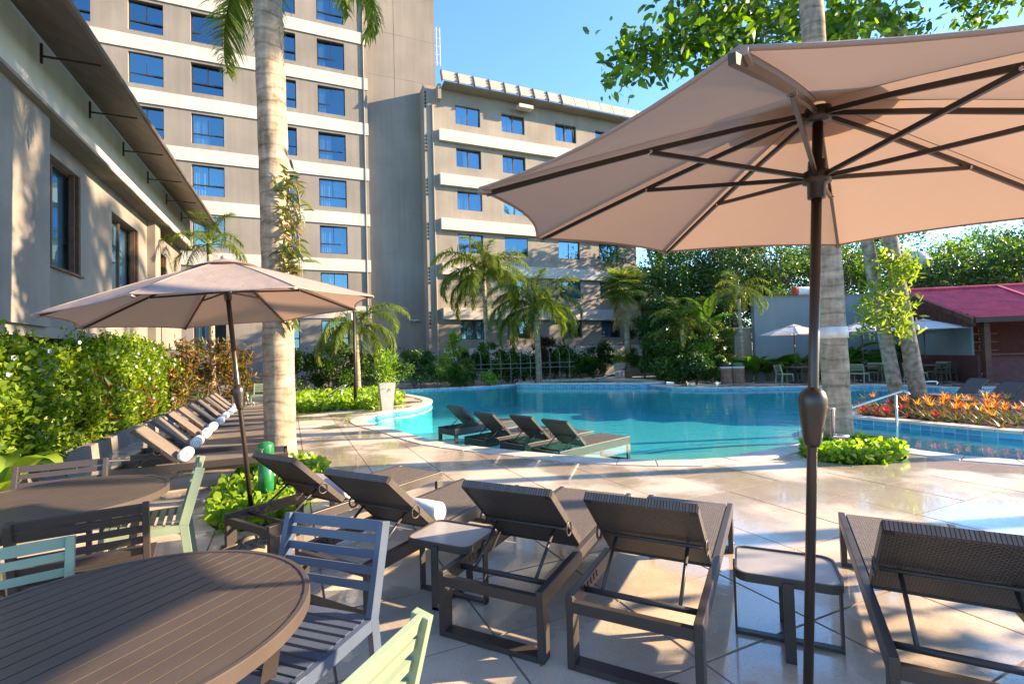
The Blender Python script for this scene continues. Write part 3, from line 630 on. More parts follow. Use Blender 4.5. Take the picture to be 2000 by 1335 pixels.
def make_lounger(name, fm, sm, edge, seatm=None, ft=.085, ztop=.37, legs=True, ztip=0., ring=TAUPE):
    t = thing(name, 'x', 'sun lounger')
    for s_ in (-1, 1): MB().box((s_*(LW-.02), LL/2, ztop-ft/2), (.04, LL, ft)).build('side_rail', fm, t, bevel=.004)
    for y in (.02, LL-.02): MB().box((0, y, ztop-ft/2-.012), (2*LW-.08, .035, ft-.03)).build('end_rail', fm, t)
    for y in (.045, LL-.045):
        for s_ in (-1, 1): MB().box((s_*(LW-.02), y, (ztop-ft+ztip)/2), (.038, .085, ztop-ft-ztip)).build('leg', fm, t, bevel=.004)
        MB().box((0, y, ztip+.016), (2*LW-.08, .083, .03)).build('foot_rail', fm, t)
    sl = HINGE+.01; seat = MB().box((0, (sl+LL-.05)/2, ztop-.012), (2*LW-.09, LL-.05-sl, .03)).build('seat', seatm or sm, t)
    bk = MB().box((0, -BL/2, 0), (2*LW-.075, BL, .034)).build('backrest', sm, t); bk.location = (0, HINGE, ztop+.012); bk.rotation_euler = (-BA, 0, 0)
    MB().box((0, -BL-.002, 0), (2*LW-.075, .018, .046)).build('top_trim', edge, bk)
    for s_ in (-1, 1):
        MB().box((s_*(LW-.037), -BL/2, 0), (.012, BL-.01, .044)).build('side_trim', edge, bk)
        MB().box((s_*(LW-.055), -BL+.01, 0), (.04, .03, .05)).build('corner_cap', FRAME, bk)
        MB().tube([(s_*(LW-.03), -.26+.042*math.cos(a), -.03-.042*math.sin(a)) for a in np.linspace(0, 2*math.pi, 14)], .0065, 6).build('hook_ring', ring, bk, True)
    MB().tube([(-LW+.05, -.26, -.035), (LW-.05, -.26, -.035)], .011, 8).build('support_bar', fm, bk, True)
    ub = (HINGE-.26*math.cos(BA), ztop+.26*math.sin(BA)-.02); lb = (.20, ztop-.045)
    for s_ in (-1, 1): MB().tube([(s_*.2, *ub), (s_*.2, *lb)], .010, 8).build('strut', fm, t, True)
    MB().tube([(-LW+.03, *lb), (LW-.03, *lb)], .016, 8).build('cross_bar', fm, t, True)
    for s_ in (-1, 1):
        for k in range(5): MB().box((s_*(LW-.041), .19+.05*k, ztop-.035), (.006, .014, .035), rot=Matrix.Rotation(.4, 3, 'X')).build('notch', FRAME, t)
    return t
def az(a): return -math.radians(a)                       # local +y points to azimuth a (degrees from +Y towards +X)
WEDGE = wicker_mat('wicker_binding', (.16, .13, .115), 40)
def place_lounger(proto, first, head, a, label, group):
    o = proto if first else copy_tree(proto); o.location = (head[0], head[1], 0); o.rotation_euler = (0, 0, az(a)); tag(o, label, 'sun lounger', group); return o
wl = make_lounger('wicker_lounger', TAUPE, WICK, WEDGE, wicker_mat('sunlit_wicker', (.30, .235, .195), 22))  # seats: lighter copy of the same wicker, sunlight put into its colour
def mid(a, b): return ((a[0]+b[0])/2, (a[1]+b[1])/2)
g_ = 'wicker loungers on the near deck'
WLP = [((-.175, 2.70), 27, 'wicker lounger with raised back between the two near side tables, left of its twin'),
       ((.525, 2.365), 28, 'wicker lounger directly left of the near parasol pole and the grey side table'),
       ((1.74, 1.80), 29, 'wicker lounger cut by the right picture edge, beside the near parasol pole'),
       ((-2.13, 3.85), 33, 'wicker lounger with white towel beside the leaning parasol pole and green bollard'),
       ((-1.20, 3.12), 29, 'wicker lounger with white towel directly behind the sky tinted grey chair')]
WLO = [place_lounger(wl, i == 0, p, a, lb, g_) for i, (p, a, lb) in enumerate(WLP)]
# row of sling loungers along the hedge
slg = make_lounger('sling_lounger', TAUPE, SLING, TAUPE); g_ = 'sling loungers in a row along the hedge'
ordn = ['first', 'second', 'third', 'fourth', 'fifth', 'sixth', 'seventh', 'eighth', 'ninth']
hng = [(-4.19, 6.07), (-4.68, 7.05), (-5.10, 7.93), (-5.50, 8.76), (-5.88, 9.62), (-6.30, 10.50), (-6.68, 11.35), (-7.05, 12.15), (-7.45, 12.95)]
A_ROW = 64; ax_ = Vector((math.sin(math.radians(A_ROW)), math.cos(math.radians(A_ROW)), 0)); px_ = Vector((-ax_.y, ax_.x, 0)); ROW = []
for i, h in enumerate(hng):
    c = Vector((*h, 0)) - ax_*HINGE + px_*LW; o = place_lounger(slg, i == 0, c, A_ROW, ordn[i]+' brown sling lounger from the camera in the row along the hedge', g_); ROW.append(o)
# pool loungers standing in the shallow water
dsl = make_lounger('pool_lounger', paint('dark_pool_frame', (.035, .03, .028)), SLINGD, TAUPE, None, .15, ztop=.03, ztip=-.42); g_ = 'dark loungers standing in the pool shallows'
for i, (h, lb) in enumerate((((-1.52, 10.9), 'dark lounger in the pool shallows, leftmost of the four by the near edge'), ((-.78, 9.45), 'dark lounger in the pool shallows, second from left of the four'), ((-.06, 8.85), 'dark lounger in the pool shallows, third from left of the four'), ((.50, 8.12), 'dark lounger in the pool shallows, rightmost of the four with feet towards the palm'))):
    place_lounger(dsl, i == 0, h, 48, lb, g_)
for i, (px, py) in enumerate(((1812, 767), (1868, 777), (1905, 786), (1975, 792))):
    f = G(px, py, .08); place_lounger(dsl, False, (f.x+LL, f.y+.10), 267, ('farthest', 'second farthest', 'third farthest', 'nearest')[i]+' dark lounger in the water behind the orange bromeliads', 'loungers behind the flower bed')
# towels
def make_towel():
    t = MB().lathe([(0, -.17), (.062, -.17), (.075, -.155), (.078, 0), (.075, .155), (.062, .17), (0, .17)], 18)
    me = t.mesh('rolled_towel'); me.polygons.foreach_set('use_smooth', [True]*len(me.polygons)); me.materials.append(TOWEL)
    sp_ = MB().tube([(.006*k*.55*math.cos(k*.75), .006*k*.55*math.sin(k*.75), .171) for k in range(2, 19)], .004, 5).mesh('spiral_fold'); sp_.materials.append(mat('towel_fold', (.5, .5, .55), .9)); return me, sp_
tme, sme = make_towel(); first_label = True
def put_towel(lo, label, dx=0., dy=.06):
    a = -lo.rotation_euler[2]; f = Vector((math.sin(a), math.cos(a), 0)); s_ = Vector((f.y, -f.x, 0))
    p = Vector(lo.location) + f*(HINGE+dy) + s_*dx; o = link('rolled_towel', tme, None); o.location = (p.x, p.y, .455); tag(o, label, 'towel', 'rolled towels on loungers')
    o.rotation_euler = (math.pi/2, 0, lo.rotation_euler[2]+math.pi/2)
    s = link('spiral_fold', sme, None, o); s2 = link('spiral_fold', sme, None, o); s2.rotation_euler = (math.pi, 0, 0)
for i, o in enumerate(ROW): put_towel(o, 'rolled white towel on the %s lounger of the hedge row' % ordn[i], .12)
put_towel(WLO[3], 'rolled white towel on the wicker lounger beside the leaning parasol pole', .14)
put_towel(WLO[4], 'rolled white towel on the wicker lounger behind the sky tinted grey chair', .14)
# side tables
def rrect(w, h, r, n=6):
    o = []
    for cx, cy, a0 in ((w-r, h-r, 0), (-w+r, h-r, 90), (-w+r, -h+r, 180), (w-r, -h+r, 270)):
        for k in range(n+1): a = math.radians(a0+90*k/n); o.append((cx+r*math.cos(a), cy+r*math.sin(a)))
    return o
def make_side_table():
    t = thing('side_table', 'x', 'side table'); w_, h_ = .25, .20
    rim = rrect(w_, h_, .07); inn = rrect(w_-.012, h_-.012, .06); mb = MB(); n = len(rim)
    for k in range(n):
        a, b, c, d = rim[k], rim[(k+1) % n], inn[(k+1) % n], inn[k]; mb.quad((*a, .375), (*b, .375), (*b, .42), (*a, .42)); mb.quad((*a, .42), (*b, .42), (*c, .42), (*d, .42)); mb.quad((*d, .42), (*c, .42), (*c, .405), (*d, .405)); mb.quad((*b, .375), (*a, .375), (*d, .375), (*c, .375))
    mb.build('rim', TAUPE, t); MB().prism(inn, .38, .411).build('top', GREYT, t)
    for x, y in ((w_+.004, 0), (-w_-.004, 0)): MB().box((x, y, .20), (.012, .05, .40)).build('leg', TAUPE, t)
    for y in (h_+.004, -h_-.004): MB().box((0, y, .20), (.05, .012, .40)).build('leg', TAUPE, t)
    MB().box((0, 0, .012), (2*w_+.02, .04, .016)).build('foot_bar', TAUPE, t); MB().box((0, 0, .0095), (.04, 2*h_+.02, .016)).build('foot_bar', TAUPE, t)
    return t
st = make_side_table()
for i, (x, y, a, lb) in enumerate(((1.46, 2.70, 25, 'small taupe side table with grey top beside the near parasol pole'), (-.44, 3.32, 27, 'small taupe side table in sun between two wicker loungers'), (-2.02, 4.95, 33, 'small taupe side table beside the green bollard'))):
    o = st if i == 0 else copy_tree(st); o.location = (x, y, 0); o.rotation_euler = (0, 0, az(a)); tag(o, lb, 'side table', 'side tables between the loungers')
# round slatted tables
def make_round_table(R=.615, zt=.74, name='round_table'):
    t = thing(name, 'x', 'table'); n = 96
    ring = MB()
    pr = [(R, zt-.045), (R, zt-.001), (R-.003, zt+.002), (R-.019, zt+.002), (R-.022, zt), (R-.022, zt-.045)]
    i0 = 0
    for r_, z_ in pr:
        for k in range(n): a = 2*math.pi*k/n; ring.v.append((r_*math.cos(a), r_*math.sin(a), z_))
    for q in range(len(pr)):
        for k in range(n): a, b, c, d = q*n+k, q*n+(k+1) % n, ((q+1) % len(pr))*n+(k+1) % n, ((q+1) % len(pr))*n+k; ring.f.append((a, b, c, d))
    ring.build('rim', TABLE, t); ns = 17; ri = R-.023; sw = 2*ri/ns
    for k in range(ns):
        y0, y1 = -ri+k*sw+.0032, -ri+(k+1)*sw-.0032; m_ = max(abs(y0), abs(y1)); x0 = math.sqrt(max(ri*ri-y0*y0, .0004)); x1 = math.sqrt(max(ri*ri-y1*y1, .0004)); ym = (y0+y1)/2; xm = math.sqrt(ri*ri-ym*ym)
        MB().prism([(-x0, y0), (x0, y0), (xm, ym), (x1, y1), (-x1, y1), (-xm, ym)], zt-.022, zt-.002).build('slat', TABLE, t)
    MB().box((0, 0, zt-.045), (2*ri, .05, .03)).build('under_brace', TABLE, t); MB().box((0, 0, zt-.047), (.05, 2*ri, .03)).build('under_brace', TABLE, t)
    for s_ in ((1, 1), (1, -1), (-1, 1), (-1, -1)): MB().bar((s_[0]*.36, s_[1]*.36, zt-.06), (s_[0]*.28, s_[1]*.28, 0), .05, .05).build('leg', TABLE, t)
    return t
rt = make_round_table(); g_ = 'round slatted tables'
tag(rt, 'round brown slatted table in the lower left, nearest the camera', 'table', g_); rt.location = (-1.37, 1.66, 0); rt.rotation_euler = (0, 0, math.radians(68))
o = copy_tree(rt, loc=(-3.06, 3.27, 0), rz=math.radians(53), label='round brown slatted table behind the nearest table, by the hedge')
# slatted chairs
def make_chair(m_):
    t = thing('slatted_chair', 'x', 'chair'); W_ = .275; SH = .44; TZ = .83
    def back_pt(z): return -.23-(z-SH)*.27 if z > SH else -.23-.05*(SH-z)/SH
    for s_ in (-1, 1):
        b = MB(); b.bar((s_*W_, -.28, 0), (s_*W_, back_pt(SH), SH), .03, .055, up=(0, 1, 0)); b.build('rear_leg', m_, t, bevel=.003)
        MB().bar((s_*W_, back_pt(SH)-.0, SH-.01), (s_*W_, back_pt(TZ), TZ), .032, .062, up=(0, 1, 0)).build('back_post', m_, t, bevel=.003)
        MB().bar((s_*W_, .25, 0), (s_*W_, .22, SH), .03, .05, up=(0, 1, 0)).build('front_leg', m_, t, bevel=.003)
        MB().box((s_*W_, 0, SH-.03), (.028, .46, .055)).build('seat_rail', m_, t)
    MB().box((0, .235, SH-.03), (2*W_, .028, .055)).build('seat_rail', m_, t); MB().box((0, -.225, SH-.03), (2*W_, .028, .05)).build('seat_rail', m_, t)
    for k in range(8): MB().box((0, -.19+.055*k, SH-.006), (2*W_-.03, .036, .014)).build('seat_slat', m_, t)
    for k in range(5):
        z0 = .535+.066*k; z1 = z0+.036
        if k == 4: z0, z1 = .782, .832
        MB().bar((-W_, back_pt((z0+z1)/2), (z0+z1)/2), (W_, back_pt((z0+z1)/2), (z0+z1)/2), .018, z1-z0, up=(0, -.27, 1)).build('back_slat', m_, t)
    return t
ch_t, ch_s = make_chair(TAUPE), make_chair(SAGE); SKYGREY = paint('skylit_grey_coat', (.075, .098, .15)); ch_b = make_chair(SKYGREY); used = set()  # grey chair in shade: the blue of the sky light is put into its coat
def place_chair(proto, back, face, label, group='slatted chairs around the near tables', off=.33):
    f = Vector((face[0], face[1], 0)).normalized(); p = Vector((back[0], back[1], 0)) + f*off
    o = proto if proto.name not in used else copy_tree(proto); used.add(proto.name); o.location = p; o.rotation_euler = (0, 0, math.atan2(-f.x, f.y)); tag(o, label, 'chair', group); return o
place_chair(ch_b, (-.895, 2.425), (-.33, -.94), 'grey slatted chair with blue sky light in its colour, on the far side of the nearest round table')
place_chair(ch_s, (-.40, 1.24), (-.93, .37), 'pale green slatted chair back cut by the bottom picture edge')
place_chair(ch_s, (-2.27, 2.09), (.6, -.8), 'teal green slatted chair at the left edge, across the nearest table')
place_chair(ch_t, (-2.31, 2.60), (-.54, .84), 'dark brown slatted chair with its back to the camera at the second table')
place_chair(ch_s, (-2.50, 3.88), (-.85, -.53), 'pale green slatted chair seen edge-on at the right of the second table')
place_chair(ch_t, (-3.70, 4.0), (.5, -.87), 'taupe slatted chair behind the second table in front of the hedge')
# ---------------------------------------------------------------- parasols
def fabric(name, c, trans):
    m = bpy.data.materials.new(name); m.use_nodes = True; n, l = nodes(m); b = n['Principled BSDF']; out = n['Material Output']
    tc = n.new('ShaderNodeTexCoord'); nz = n.new('ShaderNodeTexNoise'); nz.inputs['Scale'].default_value = 3; nz.inputs['Detail'].default_value = 5; l.new(tc.outputs['Object'], nz.inputs['Vector'])
    mx = n.new('ShaderNodeMix'); mx.data_type = 'RGBA'; mx.inputs[6].default_value = (*[x*.88 for x in c], 1); mx.inputs[7].default_value = (*c, 1); l.new(nz.outputs[0], mx.inputs[0]); l.new(mx.outputs[2], b.inputs['Base Color']); b.inputs['Roughness'].default_value = .85; b.inputs['Specular IOR Level'].default_value = .2
    n2 = n.new('ShaderNodeTexNoise'); n2.inputs['Scale'].default_value = 5; n2.inputs['Detail'].default_value = 8; l.new(tc.outputs['Object'], n2.inputs['Vector']); bp = n.new('ShaderNodeBump'); bp.inputs['Strength'].default_value = .35; bp.inputs['Distance'].default_value = .05; l.new(n2.outputs[0], bp.inputs['Height']); l.new(bp.outputs[0], b.inputs['Normal'])
    t = n.new('ShaderNodeBsdfTranslucent'); t.inputs[0].default_value = (c[0]*1.0, c[1]*.80, c[2]*.64, 1); ms = n.new('ShaderNodeMixShader'); ms.inputs[0].default_value = trans; l.new(b.outputs[0], ms.inputs[1]); l.new(t.outputs[0], ms.inputs[2]); l.new(ms.outputs[0], out.inputs[0]); return m
FAB = fabric('parasol_fabric', (.46, .372, .33), .33); FABW = fabric('pale_parasol_fabric', (.80, .76, .76), .3)
def make_parasol(name, label, base, axis, L, R, drop, rot, fab, detail=True, group=None, crank_dir=0., rib_over=None, rp=.023):
    a = Vector(axis).normalized(); q = Vector((0, 0, 1)).rotation_difference(a); t = thing(name, label, 'parasol', base, 0, group); t.rotation_mode = 'QUATERNION'; t.rotation_quaternion = q
    MB().tube([(0, 0, .0), (0, 0, L-.04)], rp, 16).build('pole', BRONZE, t, True)
    zt, zr = L, L-drop
    def P(k, s_, sag=True):
        an = rot+k*math.pi/4; return Vector((R*s_*math.cos(an), R*s_*math.sin(an), zt-drop*(s_**1.12)))
    mb = MB(); NS, NA = 10, 8
    for k in range(8):
        i0 = len(mb.v)
        for i in range(NS+1):
            s_ = max(i/NS, .02)
            for j in range(NA+1):
                f = j/NA; p = P(k, s_)*(1-f)+P(k+1, s_)*f; w_ = 4*f*(1-f)
                r = Vector((p.x, p.y, 0)); p = p - r*(.055*w_*s_**3) + Vector((0, 0, -.028*w_*s_*(1-.75*s_)+.012*w_*s_**4)); mb.v.append(tuple(p))
        for i in range(NS):
            for j in range(NA): b_ = i0+i*(NA+1)+j; mb.f.append((b_, b_+NA+1, b_+NA+2, b_+1))
    can = mb.build('canopy', fab, t, True); rim = []
    for k in range(8): i0 = k*(NS+1)*(NA+1)+NS*(NA+1); rim += [Vector(mb.v[i0+j])-Vector((0, 0, .002)) for j in range(NA)]
    MB().tube(rim+[rim[0]], .006, 5).build('hem', fab, can, True)
    for k in range(8): MB().tube([P(k, s_)+Vector((0, 0, .003)) for s_ in (.06, .3, .5, .7, .85, 1)], .004, 4).build('seam', fab, can, True)
    mb = MB(); n = 16
    mb.lathe([(.02, zt+.024), (.15, zt-drop*(.15/R)**1.12+.026), (.30, zt-drop*(.30/R)**1.12+.02)], 32); mb.f = mb.f[:-2]; mb.build('vent_cap', fab, t, True)
    MB().lathe([(.03, 0), (.028, .025), (.012, .04)], 14, (0, 0, zt+.02)).build('finial', fab, t, True)
    hub = MB().lathe([(.05, 0), (.055, .03), (.05, .06)], 14, (0, 0, zt-.085)).build('top_hub', BRONZE, t, True)
    zrun = zt-.345
    run = MB().lathe([(.034, -.06), (.036, 0), (.055, .005), (.055, .05), (.036, .06), (.034, .1)], 14, (0, 0, zrun)).build('runner', BRONZE, t, True)
    for k in range(8):
        an = rot+k*math.pi/4; c_, s_ = math.cos(an), math.sin(an); ov = 1.0 if rib_over != k else 1.06
        pts = [(R*u*c_+.0, R*u*s_, zt-drop*(u**1.12)-.028-.02*(1-u)) for u in (.035, .25, .5, .75, .98*ov)]
        rb = MB()
        for p, q_ in zip(pts, pts[1:]): rb.bar(p, q_, .014, .020)
        rb.build('rib', BRONZE, t)
        u = .52; e = (R*u*c_, R*u*s_, zt-drop*(u**1.12)-.045)
        MB().bar((.05*c_, .05*s_, zrun+.03), e, .014, .018).build('strut', BRONZE, t)
        if detail:
            MB().box((R*.985*c_, R*.985*s_, zr-.012), (.05, .032, .014), an).build('corner_pocket', fab, t)
            MB().tube([(e[0]-.014*s_, e[1]+.014*c_, e[2]), (e[0]+.014*s_, e[1]-.014*c_, e[2])], .007, 6).build('rivet', STEEL, t)
    if detail:
        cz = 1.24; MB().lathe([(.026, .19), (.045, .17), (.056, .14), (.056, .10), (.046, .03), (.036, -.05), (.026, -.07)], 20, (0, 0, cz)).build('crank_housing', BRONZE, t, True)
        cx, cy = math.cos(crank_dir), math.sin(crank_dir)
        ck = MB(); ck.tube([(.05*cx, .05*cy, cz+.10), (.075*cx, .075*cy, cz+.10), (.078*cx, .078*cy, cz-.02)], .008, 8); ck = ck.build('crank_arm', STEEL, t, True)
        MB().tube([(.075*cx, .075*cy, cz-.02), (.135*cx, .135*cy, cz-.02)], .010, 10).build('crank_knob', STEEL, ck, True)
    return t
near_p = make_parasol('parasol', 'large beige parasol with dark ribs at the right, seen from below', (1.271, 2.211, 0), (.024, -.062, 1), 2.647, 1.45, .414, math.radians(8), FAB, rp=.0205, crank_dir=-.3, rib_over=5)
left_p = make_parasol('parasol', 'beige parasol leaning over the round tables in front of the palm trunk', (-2.68, 4.987, -.04), (-.091, -.013, 1), 2.697, 1.45, .516, math.radians(4.5), FAB, rp=.023, crank_dir=.2)
for x_, y_, nm in ((1555, 748, 'first'), (1688, 747, 'second'), (1822, 748, 'third')):
    b = G(x_, y_); b = Vector((b.x, b.y, 0)) if x_ < 1800 else Vector((17.2, 20.3, 0))
    p_ = make_parasol('far_parasol', 'white parasol across the pool, %s from the bins' % nm, b, (0, 0, 1), 2.62, 1.45, .42, .2+b.x, FABW, False, 'white parasols across the pool')
    MB().lathe([(.28, 0), (.28, .05), (.05, .08), (.04, .3)], 18).build('base', FRAME, p_, True)
    ang0 = b.x*3
    o = copy_tree(rt, loc=(b.x+.35, b.y+.35, 0), rz=ang0, label='round table under the %s white parasol across the pool' % nm, group='tables across the pool')
    for k in range(3 if nm == 'first' else 4):
        a = ang0+k*2*math.pi/(3 if nm == 'first' else 4)+.5; bx, by = b.x+.35+.98*math.cos(a), b.y+.35+.98*math.sin(a)
        place_chair(ch_s if k % 2 else ch_t, (bx, by), (-math.cos(a), -math.sin(a)), ('taupe' if k % 2 == 0 else 'sage green')+' slatted chair under the %s white parasol across the pool' % nm, 'chairs at the table under the %s far parasol' % nm)
# extra table set in the shade behind the left palm
place_chair(ch_s, (-9.2, 17.9), (.3, -1), 'sage chair in the shade behind the end of the lounger row', 'shaded chairs behind the lounger row'); place_chair(ch_t, (-10.2, 17.2), (.9, -.2), 'taupe chair in the shade behind the end of the lounger row', 'shaded chairs behind the lounger row')
# parasol base disc under the wicker lounger
ub = thing('concrete_weight', 'round weathered parasol base with raised pattern under a wicker lounger', 'weight', (-2.26, 4.12, 0)); BASEM = mat('old_concrete', (.22, .19, .14), .9, .2, 8, .4, 40)
MB().lathe([(.24, 0), (.25, .03), (.22, .07), (.06, .10), (.05, .14)], 24).build('disc', BASEM, ub, True)
for k in range(10): a = k*.628; MB().bar((.08*math.cos(a), .08*math.sin(a), .10), (.20*math.cos(a+.3), .20*math.sin(a+.3), .082), .03, .03).build('raised_rib', BASEM, ub)
# green bollard
gb = thing('green_bollard', 'green cylindrical garden speaker post with a white mark beside the palm bed', 'bollard', (-2.93, 5.75, -.04)); GRN = mat('green_paint', (.015, .16, .05), .3, .1)
MB().lathe([(.085, 0), (.085, .50), (.06, .51), (.06, .53), (.09, .54), (.09, .66), (.08, .69), (.04, .71)], 20).build('body', GRN, gb, True)
q = MB(); q.box((0, -.0905, .61), (.012, .004, .05)); q.box((0, -.0905, .636), (.034, .004, .010)); q.build('white_mark', WHITE, gb)
# tall tapered planters
def planter(loc, h, label, plant):
    t = thing('tapered_planter', label, 'planter', loc, .4); mb = MB(); a, b = .165, .25
    for k in range(4):
        c = [(1, 1), (-1, 1), (-1, -1), (1, -1)]; p, q_ = c[k], c[(k+1) % 4]; mb.quad((p[0]*a, p[1]*a, 0), (q_[0]*a, q_[1]*a, 0), (q_[0]*b, q_[1]*b, h), (p[0]*b, p[1]*b, h)); mb.quad((p[0]*b, p[1]*b, h), (q_[0]*b, q_[1]*b, h), (q_[0]*.215, q_[1]*.215, h), (p[0]*.215, p[1]*.215, h)); mb.quad((p[0]*.215, p[1]*.215, h), (q_[0]*.215, q_[1]*.215, h), (q_[0]*.21, q_[1]*.21, h-.1), (p[0]*.21, p[1]*.21, h-.1))
    mb.v = [(x, y, z) for x, y, z in mb.v]; mb.build('pot', mat('white_planter', (.46, .43, .40), .6, .05), t); MB().box((0, 0, h-.08), (.40, .40, .02)).build('pot_soil', SOIL, t); return t
PL1 = planter((-4.02, 15.45, 0), .86, 'tall white tapered planter on the left deck point beside the lamp post', 1)
PL2 = planter((6.2, 28.2, 0), 1.0, 'tall grey tapered planter beyond the spa by the handrail', 1)
# lamp posts
LAMP = mat('lamp_post_paint', (.02, .016, .014), .5, .1)
for loc, h, lb in (((-5.28, 16.3, 0), 3.4, 'dark lamp post behind the left deck point, in front of a drooping palm'), ((7.9, 29.2, 0), 5.0, 'dark lamp post with small floodlight by the stairs at the far end')):
    t = thing('lamp_post', lb, 'lamp post', loc); MB().tube([(0, 0, 0), (0, 0, h)], [.055, .045], 10).build('post', LAMP, t, True); MB().lathe([(.11, 0), (.11, .03)], 12).build('base', LAMP, t)
    MB().box((-.3, 0, h), (.75, .06, .05)).build('arm', LAMP, t); MB().box((-.1, -.08, h-.35), (.14, .12, .22)).build('lamp_head', WHITE, t)
# handrails
def rail(label, pts, posts, r=.024):
    t = thing('handrail', label, 'handrail', (0, 0, 0)); MB().tube(pts, r, 10).build('rail', STEEL, t, True)
    for p, z0 in posts: MB().tube([(p[0], p[1], z0), p], r*.9, 10).build('post', STEEL, t, True)
e0, e1, e2 = D(1655, 799, 9.4), D(1752, 767, 9.0), D(1768, 764, 8.9)
rail('steel pool handrail rising behind the right palm trunk', spline([tuple(e0-Vector((.3, 0, .1))), tuple(e0), tuple(e1), tuple(e2), tuple(e2+Vector((.03, -.05, -.06)))], 4), [(tuple(D(1749, 768, 9.02)), -.6)])
a0, a1 = D(612, 792, 17.5), D(670, 753, 17.2)
rail('steel handrail beside the left planting bed', spline([tuple(a0), tuple(a1), tuple(a1+Vector((.06, -.1, -.05)))], 4), [(tuple(D(667, 755, 17.2)), 0), (tuple(D(645, 770, 17.3)), 0)], .03)
a0, a1 = D(1165, 741, 27.9), D(1222, 719, 27.6)
rail('white handrail beside the spa steps', spline([tuple(a0), tuple(a1)], 3), [(tuple(D(1218, 722, 27.6)), 0)], .035)
a0 = D(1800, 748, 15.6); a1 = D(1828, 745, 15.6); rail('short steel handrail loop in front of the far loungers', spline([tuple(a0-Vector((0, 0, .4))), tuple(a0), tuple(a1), tuple(a1-Vector((-.02, 0, .1)))], 4), [])
# litter bins
SLATW = mat('bin_slat', (.26, .15, .10), .7, .15, 5)
for x, c_, lb in ((1424, FRAME, 'brown slatted litter bin with black lid, left of the pair'), (1437, mat('green_lid', (.02, .16, .07), .5), 'brown slatted litter bin with green lid, right of the pair')):
    p = G(x, 748); t = thing('litter_bin', lb, 'bin', (p.x+(.12 if x > 1430 else -.12), p.y, 0)); R_ = .27
    MB().lathe([(R_-.02, .02), (R_-.02, .72)], 20).build('bin_body', FRAME, t)
    for k in range(22): a = k*2*math.pi/22; MB().box((R_*math.cos(a), R_*math.sin(a), .36), (.018, .062, .70), a).build('slat', SLATW, t)
    MB().lathe([(R_+.015, .70), (R_+.02, .78), (R_, .80)], 20).build('bag_edge', WHITE, t, True); mb = MB(); mb.lathe([(R_-.02, .80), (R_-.02, .94), (.1, .98)], 20); mb.build('lid', c_, t, True)
# wire fence behind the water edge
WIRE = mat('fence_metal', (.20, .175, .13), .5, .1); fn = thing('wire_fence', 'pale thin metal fence of curved pickets behind the water edge', 'fence', (-3.4, 26.8, 0), math.radians(4))
for k in range(13): x = .55*k; MB().tube(spline([(x, 0, 0), (x, 0, 1.3), (x-.05, -.08, 1.75), (x-.22, -.2, 2.0)], 3), .018, 6).build('picket', WIRE, fn, True)
for z in (.9, 1.15): MB().tube([(-.2, 0, z), (6.9, 0, z)], .016, 6).build('fence_rail', WIRE, fn)
# small wall lights on the stair block
for k, z in enumerate((4.15, 2.05)):
    t = thing('wall_light', ('upper', 'lower')[k]+' white wall light on the shaded stair wall', 'wall light', UV(6.75, 32.6, z), TH); MB().box((0, 0, 0), (.62, .28, .06)).build('shade', WHITE, t); MB().prism([(-.1, .1), (.1, .1), (.05, -.05), (-.05, -.05)], -.1, -.03).build('bracket', WHITE, t)
tw = G(1056, 1303); tq_ = thing('twig', 'small dry brown twig on the paving beside a wicker lounger leg', 'twig', (tw.x, tw.y, .008), .9); MB().tube([(0, 0, 0), (.02, .004, .006), (.05, 0, .002)], [.004, .003, .0015], 5).build('stick', mat('twig_wood', (.10, .05, .025), .9), tq_, True)
# ================================================================ vegetation
LG = leafmat('hedge_leaf', [(.05, .10, .010), (.11, .19, .015), (.20, .29, .02), (.30, .36, .04)], .45)
LD = leafmat('dark_leaf', [(.018, .05, .010), (.03, .075, .014), (.05, .11, .02)], .3); LM = leafmat('mid_leaf', [(.03, .07, .010), (.06, .12, .016), (.10, .18, .025)], .4)
LB = leafmat('bright_leaf', [(.10, .20, .015), (.20, .32, .03), (.30, .40, .05)], .45); LC = leafmat('croton_leaf', [(.02, .05, .008), (.05, .09, .012), (.16, .05, .010), (.04, .07, .012), (.30, .16, .02), (.09, .03, .010)], .4)
LP = leafmat('palm_leaf', [(.06, .105, .014), (.12, .175, .025), (.22, .26, .05)], .4); LFAN = leafmat('fan_leaf', [(.09, .14, .02), (.16, .22, .04), (.26, .27, .07)], .4); LDRY = leafmat('dry_leaf', [(.30, .22, .10), (.42, .32, .17)], .4)
LT = leafmat('tree_leaf', [(.04, .09, .010), (.08, .15, .015), (.14, .24, .02), (.22, .32, .04)], .5); BIGL = leafmat('banana_leaf', [(.05, .12, .015), (.08, .17, .02)], .4, .35)
BARK = mat('bark', (.20, .155, .12), .95, .25, 6, .6, 18); STEM = mat('green_stem', (.10, .12, .03), .7, .2)
